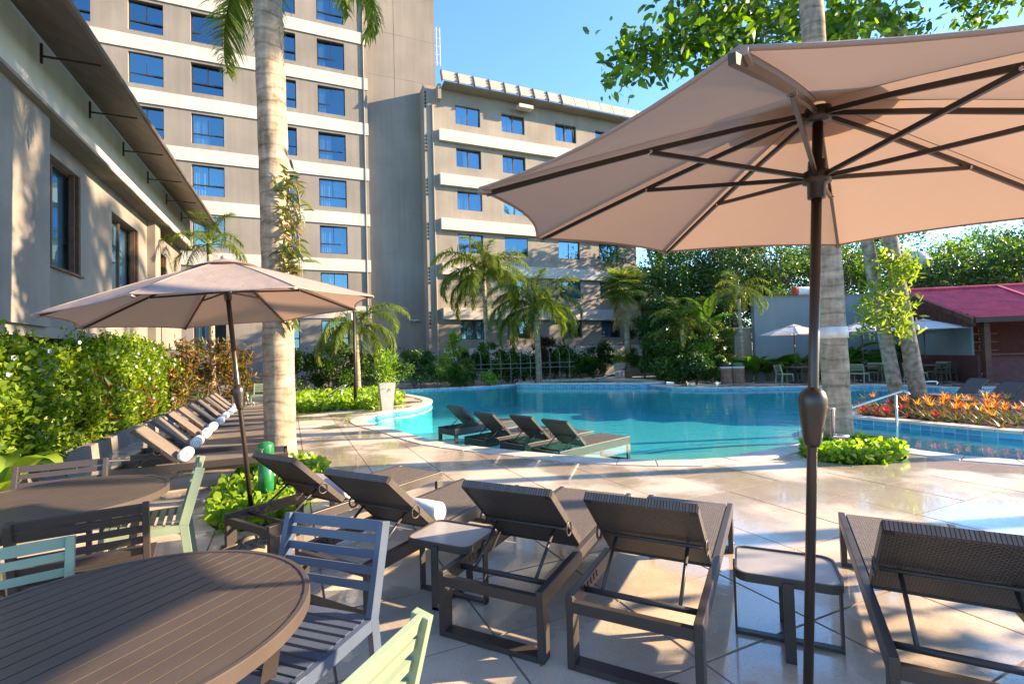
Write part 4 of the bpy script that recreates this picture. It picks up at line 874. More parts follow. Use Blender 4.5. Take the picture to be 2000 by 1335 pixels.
def palmbark():
    m = mat('palm_bark', (.40, .33, .26), .95, .2, 4, .5, 12); n, l = nodes(m); b = n['Principled BSDF']
    tc = n.new('ShaderNodeTexCoord'); mp = n.new('ShaderNodeMapping'); mp.inputs['Scale'].default_value = (1.6, 1.6, 4.0); l.new(tc.outputs['Object'], mp.inputs[0])
    mf = n.new('ShaderNodeMapping'); mf.inputs['Scale'].default_value = (9, 9, 2.2); l.new(tc.outputs['Object'], mf.inputs[0]); nf = n.new('ShaderNodeTexNoise'); nf.inputs['Scale'].default_value = 1.5; nf.inputs['Detail'].default_value = 5; l.new(mf.outputs[0], nf.inputs['Vector'])
    nz = n.new('ShaderNodeTexNoise'); nz.inputs['Scale'].default_value = 1.6; nz.inputs['Detail'].default_value = 7; nz.inputs['Roughness'].default_value = .65; l.new(mp.outputs[0], nz.inputs['Vector'])
    wv = n.new('ShaderNodeTexWave'); wv.bands_direction = 'Z'; wv.inputs['Scale'].default_value = 1.3; wv.inputs['Distortion'].default_value = 5; wv.inputs['Detail'].default_value = 3; l.new(tc.outputs['Object'], wv.inputs['Vector'])
    sm = n.new('ShaderNodeMath'); sm.operation = 'MULTIPLY_ADD'; l.new(nf.outputs[0], sm.inputs[0]); sm.inputs[1].default_value = .35; sb = n.new('ShaderNodeMath'); sb.operation = 'MULTIPLY'; l.new(nz.outputs[0], sb.inputs[0]); sb.inputs[1].default_value = .65; l.new(sb.outputs[0], sm.inputs[2])
    r = n.new('ShaderNodeValToRGB'); e = r.color_ramp.elements; e[0].position = .36; e[0].color = (.15, .12, .08, 1); e[1].position = .62; e[1].color = (.50, .385, .28, 1); l.new(sm.outputs[0], r.inputs[0])
    mr = n.new('ShaderNodeMapRange'); mr.inputs[1].default_value = 0; mr.inputs[2].default_value = .12; mr.inputs[3].default_value = .68; mr.inputs[4].default_value = 1; l.new(wv.outputs['Fac'], mr.inputs[0])
    mx = n.new('ShaderNodeMix'); mx.data_type = 'RGBA'; mx.blend_type = 'MULTIPLY'; mx.inputs[0].default_value = 1; l.new(r.outputs[0], mx.inputs[6]); l.new(mr.outputs[0], mx.inputs[7]); l.new(mx.outputs[2], b.inputs['Base Color'])
    ad = n.new('ShaderNodeMath'); ad.operation = 'ADD'; l.new(sm.outputs[0], ad.inputs[0]); ad.inputs[1].default_value = 0; bp = [q for q in n if q.type == 'BUMP'][0]; bp.inputs['Strength'].default_value = .7; l.new(ad.outputs[0], bp.inputs['Height']); return m
PBARK = palmbark()
# ---- palm fronds: rachis plus drooping leaflets, several elevations shared by all palms
def frond_mesh(name, L, e0, curve, nl, ll, lw, droop, m_, plum=.35):
    V = []; F = []; ns = 14; pts = []; p = np.zeros(3); e = e0
    for k in range(ns+1): pts.append(p.copy()); p = p + np.array([math.cos(e), 0, math.sin(e)])*L/ns; e -= curve/ns*(1+.8*k/ns)
    pts = np.array(pts)
    def at(t): x = t*ns; i = min(int(x), ns-1); f = x-i; return pts[i]*(1-f)+pts[i+1]*f, unit((pts[i+1]-pts[i])[None])[0]
    for k in range(ns):
        a, b = pts[k], pts[k+1]; w0, w1 = .028*L/2.5*(1-k/ns)+.004, .028*L/2.5*(1-(k+1)/ns)+.004; i = len(V); V += [a+[0, w0, 0], a+[0, -w0, 0], b+[0, -w1, 0], b+[0, w1, 0], a+[0, 0, -w0], b+[0, 0, -w1]]
        F += [(i, i+1, i+2), (i, i+2, i+3), (i+1, i+4, i+5), (i+1, i+5, i+2), (i+4, i, i+3), (i+4, i+3, i+5)]
    for k in range(nl):
        t = .13+.86*(k+.5)/nl; c, d = at(t); s = 1 if k % 2 else -1; up = np.array([-d[2], 0, d[0]])
        lf = ll*(.45+1.0*math.sin(math.pi*min(1, t*.9+.12)))*RNG.uniform(.85, 1.15)*.75
        o = d*(.45+.35*t) + np.array([0, s, 0])*RNG.uniform(.75, 1) + up*RNG.normal()*plum; o /= np.linalg.norm(o); q = c; nn = d*.0+np.cross(o, np.array([0, 0, 1.])); nn /= max(np.linalg.norm(nn), .2); i = len(V); seg = 4
        for j in range(seg+1):
            w_ = lw*(1-.9*(j/seg)**1.5); V += [q+nn*w_, q-nn*w_]; o = o + np.array([0, 0, -droop*(.4+j*.5)/seg]); o /= np.linalg.norm(o); q = q+o*lf/seg
        for j in range(seg): a = i+2*j; F += [(a, a+1, a+3), (a, a+3, a+2)]
    me = npmesh(name, V, F); me.materials.append(m_); return me
def frond_set(L, ll, lw, nl, droop, m_, curve=1.7): return [frond_mesh('frond', L*f, math.radians(e), curve*c, nl, ll, lw, droop, m_) for e, c, f in ((78, .8, .9), (62, 1.0, 1), (45, 1.15, 1), (25, 1.15, 1), (5, .95, .95), (-20, .7, .85))]
FR_Q = frond_set(3.0, .62, .021, 170, .95, LP); FR_S = frond_set(1.9, .42, .012, 110, .7, LP, 1.5)
def palm(name, label, base, top, r0, r1, fr, n, sc=1., grp=None, bark=None, skip=None, elevs=(0, 1, 1, 2, 2, 3, 3, 4, 4, 5), boot=True):
    base, top = Vector(base), Vector(top); t = thing(name, label, 'palm tree', base, 0, grp); d = top-base; pts = []; rr = []; m_ = 26
    for k in range(m_+1):
        f = k/m_; pts.append(d*f + Vector((math.sin(f*2.4)*.02*d.length/3, math.cos(f*3)*.01, 0))-Vector((0, .01, 0))); rr.append((r0+(r1-r0)*f**.7)*(1+.025*math.sin(k*2.4))*(1.12 if k == 0 else 1))
    MB().tube(pts, rr, 18).build('trunk', bark or PBARK, t, True); tp = pts[-1]
    if boot: MB().tube([tp-Vector((0, 0, .1)), tp+Vector((0, 0, .35)), tp+Vector((0, 0, .8))], [r1*1.05, r1*1.15, r1*.4], 12).build('crownshaft', STEM, t, True)
    for k in range(n):
        a = k*2.39996+RNG.uniform(-.2, .2); e = elevs[k % len(elevs)]
        o = link('frond', fr[e], None, t); o.location = tp + Vector((math.cos(a)*r1*.6, math.sin(a)*r1*.6, .25 if boot else .05)); o.rotation_euler = (RNG.normal()*.08, RNG.normal()*.08, a); s_ = sc*RNG.uniform(.88, 1.08); o.scale = (s_, s_, s_)
    return t
def foliage(name, P, size, m_, parent=None, **k):
    V, F = leaves(P, size, **k); me = npmesh(name, V, F); return link(name, me, m_, parent)
# foreground palms, crowns above the frame
pl = palm('palm_tree', 'tall palm trunk standing in the left deck bed behind the leaning parasol', (-3.70, 7.72, -.05), (-3.95, 7.9, 8.5), .235, .215, FR_Q, 16, .95)
b5 = G(1640, 872); tq = D(1575, 20, 8.2)
pr = palm('palm_tree', 'leaning palm trunk in the right deck bed with white band', (b5.x, b5.y, -.05), (tq.x-.12, tq.y, 11.5), .20, .165, FR_Q, 14, .9)
MB().lathe([(.212, -.09), (.216, 0), (.206, .09)], 18).build('white_wrap', mat('white_wrap', (.72, .67, .62), .7), pr, True).location = (lambda f: ((tq.x-.12-b5.x)*f+math.sin(f*2.4)*.02*11.5/3, (tq.y-b5.y)*f, 11.5*f))(.163)
# orchid hanging on the left palm
orc = thing('hanging_orchid', 'tangled orchid with strap leaves hanging on the left palm trunk', 'plant', (-3.52, 7.62, 2.0))
P_ = np.concatenate([clumps(240, [(.06, -.02, 2.5-.2*k) for k in range(9)], .085), clumps(60, [(.05, -.05, .45), (.06, -.05, .3)], .06)]); foliage('strap_leaves', P_, .26, leafmat('orchid_leaf', [(.08, .14, .02), (.16, .20, .04), (.26, .17, .06)], .4), orc, aspect=.16, up=-.2, out=np.array([.7, -.3, -.1]), full=True)
for k in range(26): z0 = RNG.uniform(1.2, 2.6); x = RNG.uniform(.02, .2); MB().tube(spline([(x*.3, -.05, z0), (x+.08, -.1, z0-.25), (x+.1, -.08, z0-RNG.uniform(.4, .75))], 4), .006, 4).build('root_strand', mat('dry_root', (.36, .24, .10), .9), orc)
# palms beyond the pool
def far_palm(px, ytop, dep, lb, r=.14, fr=FR_Q, n=16, sc=1., nm='queen_palm', z0=-.3, **k):
    tp = D(px, ytop, dep); return palm(nm, lb, (tp.x+.1, tp.y, z0), (tp.x, tp.y, tp.z), r, r*.8, fr, n, sc, 'palms beyond the pool', **k)
far_palm(944, 545, 29, 'tall slender palm with drooping crown before the beige wing, left of the two', .15, sc=1.3, n=28)
far_palm(1046, 610, 28, 'shorter palm with pale drooping crown right of the tall slender palm', .20, sc=1.2, z0=-.3, n=28)
far_palm(694, 650, 21.5, 'small drooping palm behind the left lamp post', .13, sc=.95, n=16, elevs=(1, 2, 3, 3, 4, 4))
far_palm(1330, 640, 25.2, 'low feathery palm in the green corner left of the bins', .12, FR_S, 22, 1.15)
far_palm(1441, 580, 24.6, 'thin trunked palm beside the litter bins', .11, FR_S, 14, 1.1, elevs=(1, 2, 3, 3, 4, 4))
far_palm(1570, 600, 26.5, 'palm showing drooping fronds above the garden wall behind the pole', .14, FR_S, 14, 1.2, z0=0)
# palm by the annex and its leaf tips
far_palm(408, 492, 17, 'feathery palm between the annex eave and the tower', .10, FR_S, 16, .95, elevs=(0, 1, 2, 3, 4))
# fan palm
def fan_mesh(L=.95, n=30, m_=LFAN):
    V = []; F = []; pet = np.array([.75, 0, .12])
    V += [np.array([0, .012, 0]), np.array([0, -.012, 0]), pet+[0, -.01, 0], pet+[0, .01, 0]]; F += [(0, 1, 2), (0, 2, 3)]
    for k in range(n):
        a = math.radians(-125+250*k/(n-1)); o = np.array([math.cos(a), math.sin(a), .15*math.cos(a)]); nn = np.array([-o[1], o[0], 0]); q = pet.copy(); i = len(V); lf = L*(.8+.2*math.cos(a)); w_ = (.008, .045, .04, .018, .003)
        for j in range(5): V += [q+nn*w_[j]+[0, 0, .02*(k % 2)], q-nn*w_[j]]; q = q+o*lf/4; o = o+np.array([0, 0, -.16*j]); o /= np.linalg.norm(o)
        for j in range(4): b = i+2*j; F += [(b, b+1, b+3), (b, b+3, b+2)]
    me = npmesh('fan_frond', V, F); me.materials.append(m_); return me
FANM, FAND = fan_mesh(), fan_mesh(m_=LDRY)
tp = D(1222, 560, 28.6); fp = thing('fan_palm', 'tall fan palm with a skirt of dry leaves before the right end of the wing', 'palm tree', (tp.x, tp.y, -.3), 0, 'palms beyond the pool')
MB().tube([(0, 0, 0), (0, 0, tp.z+.3)], [.2, .16], 12).build('trunk', PBARK, fp, True)
for k in range(46):
    a = k*2.39996; e = .95-1.9*(k/30) if k < 30 else -1.1-.3*RNG.random(); o = link('frond', FANM if k < 34 else FAND, None, fp); o.location = (0, 0, tp.z+.3-(0 if k < 34 else .2+.09*(k-34))); o.rotation_euler = (0, -e, a); s_ = RNG.uniform(.85, 1.1); o.scale = (s_,)*3
# ---- hedges
def hedge(name, label, cat, pts, n, size, m_, core=None, stems=0, base=(0, 0, 0), **k):
    t = thing(name, label, cat, base); b = np.array(base); foliage('foliage', pts-b, size, m_, t, **k); return t
def shell(u0, u1, v0, v1, z0, z1, n, bump=.16):
    """points in a lumpy box in the (u,v) frame, denser near front, top and ends."""
    pu = RNG.uniform(0, 1, n)**1.0; pv = RNG.uniform(0, 1, n); pz = RNG.uniform(0, 1, n); f = RNG.random(n); front = f < .62; topm = (f >= .62) & (f < .86)
    pu = np.where(front, 1-np.abs(RNG.normal(size=n))*.07, pu); pz = np.where(topm, 1-np.abs(RNG.normal(size=n))*.05, pz)
    v = v0+(v1-v0)*pv; lump = np.sin(v*2.3)*.5+np.sin(v*5.1+1.3)*.3+np.sin(v*1.1+pz*6)*.5; lump2 = np.sin(v*1.7+.4)*.5+np.sin(v*4.3)*.35
    u = u0+(u1-u0)*pu + lump*bump*front; z = z0+(z1-z0)*pz + lump2*bump*topm; P = u[:, None]*np.array(UU)[None]+v[:, None]*np.array(VV)[None]; P[:, 2] = z; return P
def lumps(v0, v1, u0, u1, h, n, r=.26):
    """rounded shrub masses: clump centres over a lumpy front and top."""
    o = []
    for k in range(n):
        v = RNG.uniform(v0, v1); e = (v-v0)/(v1-v0); hh = h*(.84+.16*math.sin(math.pi*e))*(.93+.07*math.sin(v*3.1)); a = RNG.uniform(0, 1)
        if a < .6: u, z = u1-.1+.16*math.sin(v*2.9+1)+RNG.normal()*.10, RNG.uniform(.15, .92)*hh
        else: u, z = RNG.uniform(u0, u1), hh*RNG.uniform(.86, 1.0)
        if z > .6*hh: u -= .45*(z/hh-.6)**1.3
        p = UV(u, v, z); o.append((p.x, p.y, p.z))
    return o
def hedge2(label, v0, v1, u0, u1, h, nc, nl, base):
    t = thing('hedge', label, 'hedge', base); b = np.array(base); cs = np.array(lumps(v0, v1, u0, u1, h, nc))-b
    foliage('foliage', clumps(nl, cs, .105), .085, LG, t, aspect=.6, up=.5, out=np.array([.55, -.3, .25]), jit=.5)
    L_ = MB()
    for c in cs[::4]: L_.tube([(RNG.normal()*.2, RNG.normal()*.5, 0), Vector(c)*.55+Vector((0, 0, .1)), c], [.02, .012, .004], 4)
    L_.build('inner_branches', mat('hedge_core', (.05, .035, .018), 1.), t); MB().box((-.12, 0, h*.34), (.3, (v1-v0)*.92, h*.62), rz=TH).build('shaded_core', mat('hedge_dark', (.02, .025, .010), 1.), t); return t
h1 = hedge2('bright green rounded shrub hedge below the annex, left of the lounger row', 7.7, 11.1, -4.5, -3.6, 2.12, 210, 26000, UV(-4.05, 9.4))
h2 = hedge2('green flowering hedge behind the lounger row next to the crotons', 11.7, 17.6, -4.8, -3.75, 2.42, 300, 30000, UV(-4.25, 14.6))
FL = mat('pale_blue_petal', (.38, .40, .62), .8); mb = MB()
for h_, n_ in ((h1, 9), (h2, 12)):
    for k in range(n_):
        v_ = RNG.uniform(8, 11) if h_ is h1 else RNG.uniform(12, 17); p = UV(-3.5, v_, RNG.uniform(.6, 2.1)) - Vector(h_.location); mb = MB(); 
        for q in range(5): a = q*1.257; mb.box(p+Vector((.0, math.cos(a)*.02, math.sin(a)*.02)), (.012, .024, .024))
        mb.build('flower', FL, h_)
for k, (u_, v_, s_) in enumerate(((-3.8, 11.45, .5), (-3.75, 14.4, .35), (-3.7, 18.3, 1.3), (-3.0, 19.6, 1.5), (-2.2, 20.8, 1.4), (-3.65, 17.2, .5))):
    b = UV(u_, v_); cs = [(RNG.normal()*.28*s_, RNG.normal()*.28*s_, .5+RNG.uniform(0, 1.5)*min(s_, 1.2)) for _ in range(12)]
    t = thing('croton_bush', ('small red croton in the gap between the two green hedges', 'red croton sprig in the middle of the second hedge', 'orange croton bush at the far end of the hedge', 'tall yellow and red croton left of the palm trunk', 'croton bush partly behind the left palm trunk', 'small croton near the last loungers of the row')[k], 'bush', b); foliage('foliage', clumps(int(900*s_), cs, .17), .20, LC, t, aspect=.3, up=.7)
    for q in range(5): MB().tube([(0, 0, 0), cs[q]], [.02, .008], 5).build('stem', BARK, t)
# planter kerb at the hedge foot
kb = thing('planter_kerb', 'low grey plaster planter wall at the foot of the hedge', 'wall', UV(-3.42, 6.5), TH); MB().box((0, 5.0, .12), (.16, 10.4, .34)).build('kerb', STUC3, kb)
# big leaf plants on the left edge
def blade(L, w_, bend, m_, n=7, fold=.25):
    V = []; F = []; q = np.zeros(3); o = np.array([.55, 0, .85]); 
    for j in range(n+1):
        t = j/n; ww = w_*math.sin(math.pi*min(.97, t*.86+.12))**.8; V += [q+[0, ww, fold*ww], q, q+[0, -ww, fold*ww]]; q = q+o*L/n; o = o+np.array([.05, 0, -bend*(j+1)/n]); o /= np.linalg.norm(o)
    for j in range(n): a = 3*j; F += [(a, a+1, a+4, a+3), (a+1, a+2, a+5, a+4)]
    me = npmesh('leaf', V, F); me.polygons.foreach_set('use_smooth', [True]*len(F)); me.materials.append(m_); return me
BLD = {k: blade(*a) for k, a in {'ban': (1.1, .17, .35, BIGL), 'hel': (.8, .11, .2, BIGL), 'lime': (1.0, .16, .65, leafmat('lime_leaf', [(.16, .26, .02), (.26, .36, .04)], .5)), 'strap': (.55, .022, .5, LB), 'cord': (.6, .04, .55, LM)}.items()}
def leafplant(name, label, loc, kind, n, sc, spread=1., grp=None, stem=.4, cat='plant'):
    t = thing(name, label, cat, loc, RNG.uniform(0, 6), grp); me = BLD[kind]
    if stem: MB().tube([(0, 0, -.05), (.02, 0, stem)], [.05*sc, .035*sc], 8).build('stem', STEM, t, True)
    for k in range(n):
        a = k*2.39996; o = link('leaf', me, None, t); o.location = (0, 0, stem*(.6+.4*k/n)); o.rotation_euler = (RNG.normal()*.12, RNG.uniform(-.35, .75)*spread, a); s_ = sc*RNG.uniform(.7, 1.1); o.scale = (s_, s_, s_)
    return t
for k, (p, n_, s_, kd, lb) in enumerate(((Vector((-5.75, 5.55, 0)), 9, .85, 'lime', 'lime green broad leaf plant at the left edge behind the taupe chair'), (Vector((-6.5, 6.0, 0)), 9, 1.0, 'ban', 'dark broad leaf plant in shade at the left picture edge'), (Vector((-6.9, 6.5, 0)), 22, 1.5, 'strap', 'arching strap leaf plant at the left edge above the lime leaves'))): leafplant('broad_leaf_plant', lb, p, kd, n_, s_, 1., None, .30 if k < 2 else 1.3)
# bananas / heliconias by the far wall, and between spa and stairs
HEL = [(11.9, 23.9, 1.25), (12.6, 24.1, 1.3), (13.4, 24.0, 1.0), (14.2, 24.1, 1.4), (15.2, 24.0, 1.1), (16.4, 24.1, 1.4), (17.0, 24.0, 1.2), (18.0, 24.1, 1.4), (18.9, 24.0, 1.2), (19.7, 24.1, 1.2)]
for k, (x, y, s_) in enumerate(HEL): leafplant('broad_leaf_plant', 'upright glossy broad leaf plant at the foot of the blue grey wall', (x, y, 0), 'ban', 9, s_*1.25, .55, 'broad leaf plants along the garden wall', .5)
for k, (x, y, s_) in enumerate(((2.6, 30.3, 1.2), (3.4, 30.4, 1.4), (4.2, 30.2, 1.3), (5.0, 30.3, 1.5))): leafplant('broad_leaf_plant', 'upright banana-like plant behind the raised spa', (x, y, 0), 'hel', 11, s_*1.6, .5, 'plants behind the spa', .6)
leafplant('banana_plant', 'tall banana plant with large lit leaves above the green corner', (10.6, 26.6, 0), 'ban', 10, 2.0, .6, None, 3.6)
# generic bushes
def bush(name, label, loc, r, h, n, size, m_, grp=None, flat=1., stems=4, **k):
    t = thing(name, label, 'bush', loc, 0, grp); cs = []
    for _ in range(22):
        a, e = RNG.uniform(0, 6.28), RNG.uniform(0, 1); q = math.sqrt(RNG.uniform(.15, 1)); cs.append((r*q*math.cos(a)*math.sqrt(1-(e*.8)**2), r*q*math.sin(a)*math.sqrt(1-(e*.8)**2), h*(.25+.72*e)))
    foliage('foliage', clumps(n, cs, .15*max(r, .5), .9), size, m_, t, **k)
    for q in range(stems): MB().tube([(0, 0, -.05), Vector(cs[q])*.8], [.03, .012], 5).build('stem', BARK, t)
    return t
HB = [(-9.6, 22.2, .9, 2.0, LD), (-8.3, 22.8, 1.1, 2.25, LM), (-7.1, 23.4, 1.0, 2.0, LD), (-6.0, 24.0, .9, 2.0, LM), (-4.9, 26.0, .9, 1.9, LD)]
HBL = ['dark round hedge bush beside the left palm trunk', 'round topped green hedge bush under the small drooping palm', 'dark hedge bush behind the left lamp post', 'green hedge bush behind the white planter', 'dark hedge bush left of the feathery waterside shrub']
for (x, y, r, h, m_), lb in zip(HB, HBL): bush('hedge_bush', lb, (x, y, 0), r, h, 5200, .13, m_, 'hedge behind the left bed', up=.6)
bush('waterside_shrub', 'pale variegated shrub at the water edge left of the fence', (-4.1, 26.6, -.1), .9, 1.6, 2600, .16, LB, None, aspect=.3); bush('waterside_shrub', 'feathery arching shrub at the far water edge', (-2.9, 26.7, -.1), 1.0, 1.3, 3000, .3, LM, None, aspect=.07)
bush('waterside_shrub', 'small round green shrub at the water edge by the fence', (-1.3, 26.9, -.1), .45, .8, 900, .12, LB); bush('leafy_shrub', 'leafy shrub beside the tall slender palm trunk', (-3.2, 28.2, 0), .7, 2.9, 1400, .2, LB); bush('leafy_shrub', 'light green shrub right of the tall slender palm trunk', (-1.4, 28.2, 0), .6, 2.6, 1200, .18, LM)
bush('purple_bush', 'dark purple leaved bush behind the raised spa', (1.9, 29.6, 0), .8, 2.6, 1600, .22, leafmat('purple_leaf', [(.04, .02, .02), (.09, .035, .03), (.06, .07, .02)], .3), None); bush('dark_shrub', 'low dark shrub mass behind the left of the spa', (.6, 29.6, 0), 1.2, 1.5, 2200, .2, LD); bush('dark_shrub', 'low dark shrub mass behind the right of the spa', (3.6, 30.9, 0), 1.6, 1.6, 2600, .2, LD)
for (x, y, r, h, m_, lb) in ((-5.6, 27.6, .9, 1.9, LM, 'leafy shrub left of the wire fence at the foot of the wing'), (-2.3, 28.6, .9, 1.7, LD, 'dark shrub between the fence and the wing, left of the pair'), (-.3, 28.9, .9, 1.9, LM, 'dense shrub behind the fence near the pale drooping palm'), (2.8, 29.7, 1.0, 2.1, LM, 'tropical shrub at the back of the raised spa'), (5.6, 30.4, .9, 2.2, LD, 'dark tropical shrub beside the far grey planter')): bush('tropical_shrub', lb, (x, y, 0), r, h, 3400, .17, m_, 'shrubs at the foot of the wing', up=.5)
GC = [(8.2, 24.6, .9, 1.2), (9.0, 24.0, .9, 1.3), (9.8, 23.9, .6, 1.2), (7.9, 25.9, .9, 2.6), (8.8, 25.2, 1.0, 2.3), (9.4, 24.9, .8, 1.8), (8.4, 27.3, 1.2, 4.6), (9.6, 26.6, 1.1, 3.0), (10.4, 25.6, .8, 2.2), (10.9, 25.4, .7, 3.0), (7.6, 28.4, .9, 3.6)]
for k, (x, y, r, h) in enumerate(GC): bush('climbing_shrub', ['low creeper at the pool side corner below the far lamp post', 'low creeper on the deck edge under the feathery palm', 'low creeper directly left of the litter bins', 'ivy covered shrub at the corner beside the far lamp post', 'green creeper mass under the low feathery palm', 'low leafy shrub left of the litter bins', 'tall ivy column right of the fan palm', 'dark shrub behind the low feathery palm', 'yellow green dracaena shrub behind the litter bins', 'tall dracaena beside the thin palm trunk', 'creeper covered shrub at the stair foot'][k], (x, y, 0), r, h, 6500, .17, (LM, LD, LM, LM, LM, LB, LD, LD, LFAN, LFAN, LM)[k], 'green corner planting', up=.3)
# ground covers (nobody could count these leaves)
def cover(name, label, poly, n, size, m_, h=.12):
    xs_ = [p[0] for p in poly]; ys_ = [p[1] for p in poly]; P = []
    while len(P) < n:
        x, y = RNG.uniform(min(xs_), max(xs_)), RNG.uniform(min(ys_), max(ys_))
        if inside(x, y, poly): P.append((x, y, RNG.uniform(-.03, h)))
    o = foliage(name, np.array(P), size, m_, None, up=.9, aspect=.65, full=True); tag(o, label, 'plants', None, 'stuff')
cover('ground_cover', 'bright green ground cover leaves around the left palm', BED1, 2600, .10, LB, .10); cover('ground_cover', 'bright green ground cover leaves around the right palm', offset(BED2, -.02), 2200, .095, LB, .16); cover('ground_cover', 'bright low plants in the bed behind the left deck point', BED3, 9000, .16, LB, .3)
for P_, sc_ in ((PL1, .9), (PL2, 1.2)): foliage('foliage', clumps(260, [(0, 0, .86+.18*k) for k in range(5)], .15*sc_), .24, LB, P_, aspect=.14, up=.8)
# bromeliads on the island
def brom(m_, n=22):
    V = []; F = []
    for k in range(n):
        a = k*2.39996; r = .5+.5*k/n; o = np.array([math.cos(a)*r, math.sin(a)*r, 1.25-r]); o /= np.linalg.norm(o); s = np.array([-math.sin(a), math.cos(a), 0]); q = np.zeros(3); i = len(V); L = .27
        for j in range(4): V += [q+s*.019*(1-j/3.3), q-s*.019*(1-j/3.3)]; q = q+o*L/3; o = o+np.array([math.cos(a)*.15, math.sin(a)*.15, -.3*j*r]); o /= np.linalg.norm(o)
        for j in range(3): b = i+2*j; F.append((b, b+1, b+3, b+2))
    me = npmesh('leaves', V, F); me.materials.append(m_); return me
BG_ = [brom(leafmat('brom_leaf_a', [(.06, .10, .02), (.14, .09, .03), (.10, .14, .03)], .35)), brom(leafmat('brom_leaf_b', [(.20, .07, .05), (.12, .10, .03)], .35))]
def flow(c, n=12):
    me = brom(leafmat('brom_flower_%d' % int(c[1]*1000), [c, tuple(min(1, x*1.4) for x in c)], .4), n); me.name = 'flower_head'; return me
FLW = {'orange': flow((.50, .17, .025)), 'red': flow((.42, .03, .05)), 'yellow': flow((.50, .27, .04))}
cntb = 0; tries = 0; placed = []
while cntb < 170 and tries < 6000:
    tries += 1; x, y = RNG.uniform(7.4, 12.3), RNG.uniform(6.9, 13)
    if not inside(x, y, ii) or x > 1.25*y+.6 or any((x-a)**2+(y-b)**2 < .036 for a, b in placed): continue
    placed.append((x, y)); dist_front = min(math.hypot(x-p[0], y-p[1]) for p in isl[3:16]); kind = 'red' if dist_front < .55 and RNG.random() < .45 else ('orange' if x > 8.9 and dist_front > .45 and RNG.random() < .36 else ('yellow' if x > 8.6 and RNG.random() < .25 else None))
    if kind is None and RNG.random() < .12: kind = 'red'
    t = thing('bromeliad', {'red': 'red flowering bromeliad low at the edge of the island bed', 'orange': 'orange flowering bromeliad in the island bed', 'yellow': 'yellow orange bromeliad in the island bed', None: 'bromeliad of bronze green leaves without flower in the island bed'}[kind], 'bromeliad', (x, y, .03), RNG.uniform(0, 6), 'bromeliads in the island bed'); s_ = RNG.uniform(.85, 1.25); t.scale = (s_, s_, s_)
    link('leaves', BG_[cntb % 2], None, t)
    if kind: o = link('flower_head', FLW[kind], None, t); o.location = (0, 0, .22 if kind != 'red' else .10); o.scale = (.6, .6, .8)
    cntb += 1
# ---- trees
def tree(name, label, base, trunks, centres, n, spread, size, m_, grp=None, r=.2, limbs=True, bark=BARK, **k):
    t = thing(name, label, 'tree', base, 0, grp); b = Vector(base)
    for tr, rr in trunks: MB().tube([Vector(p)-b for p in spline(tr, 5)], list(np.linspace(rr[0], rr[1], (len(tr)-1)*5+1)), 10).build('trunk', bark, t, True)
    tops = [Vector(tr[-1])-b for tr, _ in trunks]; L_ = MB()
    if limbs:
        for c in centres:
            c_ = Vector(c)-b; tp_ = min(tops, key=lambda q: (q-c_).length); L_.tube(spline([tp_-Vector((0, 0, .4)), tp_*.5+c_*.5+Vector((0, 0, .25)), c_], 3), list(np.linspace(r*.35, .012, 7)), 5)
        L_.build('limbs', bark, t, True)
    foliage('crown', clumps(n, [Vector(c)-b for c in centres], spread, .8), size, m_, t, **k); return t
def ell(c, R, n, zmin=-.6):
    o = []
    while len(o) < n:
        q = RNG.normal(size=3); q /= np.linalg.norm(q); q *= RNG.uniform(.35, 1)**.5
        if q[2] > zmin: o.append((c[0]+R[0]*q[0], c[1]+R[1]*q[1], c[2]+R[2]*q[2]))
    return o
# courtyard tree on the island: two leaning trunks, crown over the near parasol
t1, t2 = [(10.0, 12.0, 0), tuple(D(1745, 500, 11.8)), tuple(D(1700, 260, 11.4)), tuple(D(1640, 60, 11))], [(9.55, 12.1, 0), tuple(D(1697, 490, 12.0)), tuple(D(1660, 250, 11.6)), tuple(D(1725, -70, 11.2))]
LIM = mat('lichen_bark', (.30, .26, .21), .95, .3, 9, .6, 22, c2=(.13, .10, .08))
hang = [tuple(D(x, y, d)) for x, y, d in ((1225, 130, 9.2), (1255, 95, 9.3), (1290, 110, 9.2), (1320, 90, 9.4), (1350, 60, 9.5), (1380, 110, 9.4), (1400, 40, 9.6), (1430, 90, 9.6), (1440, 20, 9.8), (1470, 60, 9.8), (1500, 110, 9.8), (1420, 140, 9.5), (1540, 30, 10), (1480, -20, 10), (1380, -15, 9.8), (1330, 10, 9.8))]
over = [tuple(D(x, y, d)) for x, y, d in [(RNG.uniform(1560, 2350), RNG.uniform(-330, 70), RNG.uniform(10, 13)) for _ in range(46)]]
tree('courtyard_tree', 'large leaning double trunk tree on the flower island, branches hanging over the near parasol', (9.8, 12.05, 0), [(t1, (.19, .09)), (t2, (.165, .085))], hang+over, 9500, .27, .185, LT, None, .09, True, LIM, aspect=.5, droop=.5, jit=.5, full=True)
ct = bpy.data.objects['courtyard_tree']; MB().tube([Vector(p)-ct.location for p in spline([tuple(D(x, y, 11.2)) for x, y in ((1725, -60), (1708, -5), (1712, 35), (1750, 68), (1810, 92), (1880, 110))], 5)], list(np.linspace(.13, .16, 26)), 10).build('curved_branch', LIM, ct, True)
epi = thing('trunk_epiphyte', 'yellow green strap leaf plant clinging to the leaning island trunks', 'plant', (9.3, 11.7, 2.0)); cs = [Vector(D(x, y, 11.5))-Vector((9.3, 11.7, 2.0)) for x, y in ((1740, 515), (1755, 545), (1710, 570), (1700, 610), (1755, 600), (1770, 520), (1700, 640), (1760, 640))]; foliage('strap_leaves', clumps(760, cs, .15), .19, leafmat('epi_leaf', [(.12, .19, .02), (.28, .34, .05)], .5), epi, aspect=.28, up=.6, full=True)
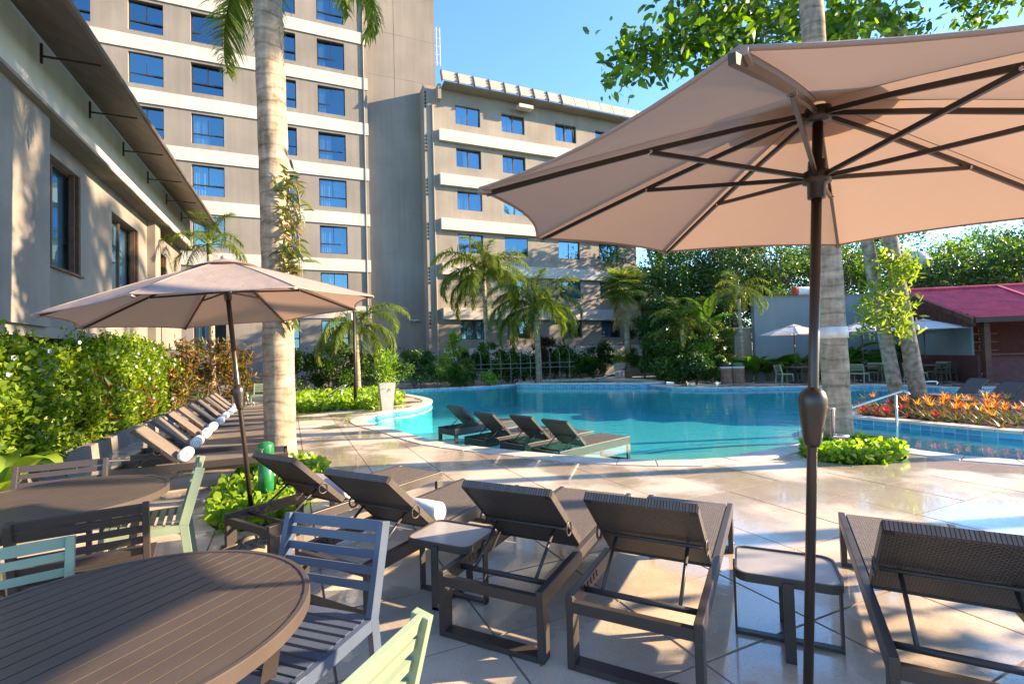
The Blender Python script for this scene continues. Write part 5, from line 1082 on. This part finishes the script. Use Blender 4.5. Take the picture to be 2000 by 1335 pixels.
# background trees
BT = [(11, 36, 13, 3.5, LD), (15, 33, 9.0, 3.2, LM), (18.5, 37, 12, 4, LD), (23, 34, 9.5, 3.6, LM), (27.5, 38, 12, 4.2, LM), (31.5, 34, 9.5, 4.0, LT), (36.5, 37, 11.5, 4.5, LM), (26, 30, 7.2, 2.6, LM), (31, 29, 7.5, 2.8, LM), (36, 31, 10, 4.0, LD)]
BTL = ['dense tall tree rising right of the wing end', 'mid green tree above the green corner', 'dark tree behind the parasol pole', 'sunlit tree behind the right palm trunk', 'tree behind the leaning island trunks', 'bright sunlit tree beside the water tank', 'tall tree right of the water tank', 'low lit tree behind the pavilion ridge left end', 'low tree behind the pavilion ridge', 'dark feathery tree at the right picture edge']
for (x, y, h, r, m_), lb in zip(BT, BTL): tree('background_tree', lb, (x, y, 0), [([(x, y, 0), (x+.2, y, h*.3), (x-.1, y+.1, h*.55)], (.28, .14))], ell((x, y, h*.62), (r, r, h*.36), 26), 6500, .52, .25, m_, 'trees beyond the garden wall', .3, aspect=.5, up=.3)
for x, y, h, r, lb in ((13.2, 29.2, 8.6, 2.4, 'leafy tree over the left end of the garden wall'), (16.4, 29.6, 9.2, 2.6, 'leafy tree behind the garden wall by the parasol pole'), (10.2, 30.2, 9.4, 2.3, 'dense tree between the wing end and the green corner'), (20.2, 30.5, 8.4, 2.6, 'leafy tree behind the right palm trunk')):
    tree('background_tree', lb, (x, y, 0), [([(x, y, 0), (x+.2, y, h*.3), (x-.1, y+.1, h*.55)], (.2, .1))], ell((x, y, h*.6), (r, r*.8, h*.42), 30, -.8), 6000, .40, .20, (LM, LD)[int(x) % 2], 'trees beyond the garden wall', .25, aspect=.5, up=.3)
wc = [(x, 64+6*math.sin(x*.3)+RNG.uniform(-4, 4), RNG.uniform(.5, 1)**.6*(7+2.5*math.sin(x*.13))) for x in np.arange(-70, 130, .55)]
wd = foliage('far_woods', clumps(40000, wc, .8), .6, LD, None, aspect=.6, up=.3); tag(wd, 'dark line of distant trees behind the garden', 'woods', None, 'stuff')
# shade trees on the right, outside the picture, that throw the long dappled shade
def shade_tree(lb, x, y, z, r, rz_, n, sp=.45): tree('shade_tree', lb, (x, y, 0), [([(x, y, 0), (x+.1, y+.1, z*.5), (x, y, z-rz_*.3)], (.2, .1))], ell((x, y, z), (r, r, rz_), 20, -.9), n, sp, .3, LM, 'shade trees right of the picture', .2)
shade_tree('low leafy tree right of the picture shading the near loungers', 8.2, 2.4, 2.1, 1.2, .9, 420, .36)
for k, (x, y, h) in enumerate(((9.6, 7.15, 13), (11.5, 8.1, 12.5), (14.0, 8.55, 14), (10.5, 4.9, 13.5), (13, 11.3, 14), (17, 13.6, 14.5), (19.5, 16.2, 15.5), (15.5, 12.4, 12.8))): palm('slender_palm', 'slender palm right of the picture throwing a long trunk shadow', (x, y, 0), (x+.2, y, h), .14, .10, FR_S if k < 4 else FR_Q, 16, 1.2 if k < 4 else 1.0, 'palms right of the picture')
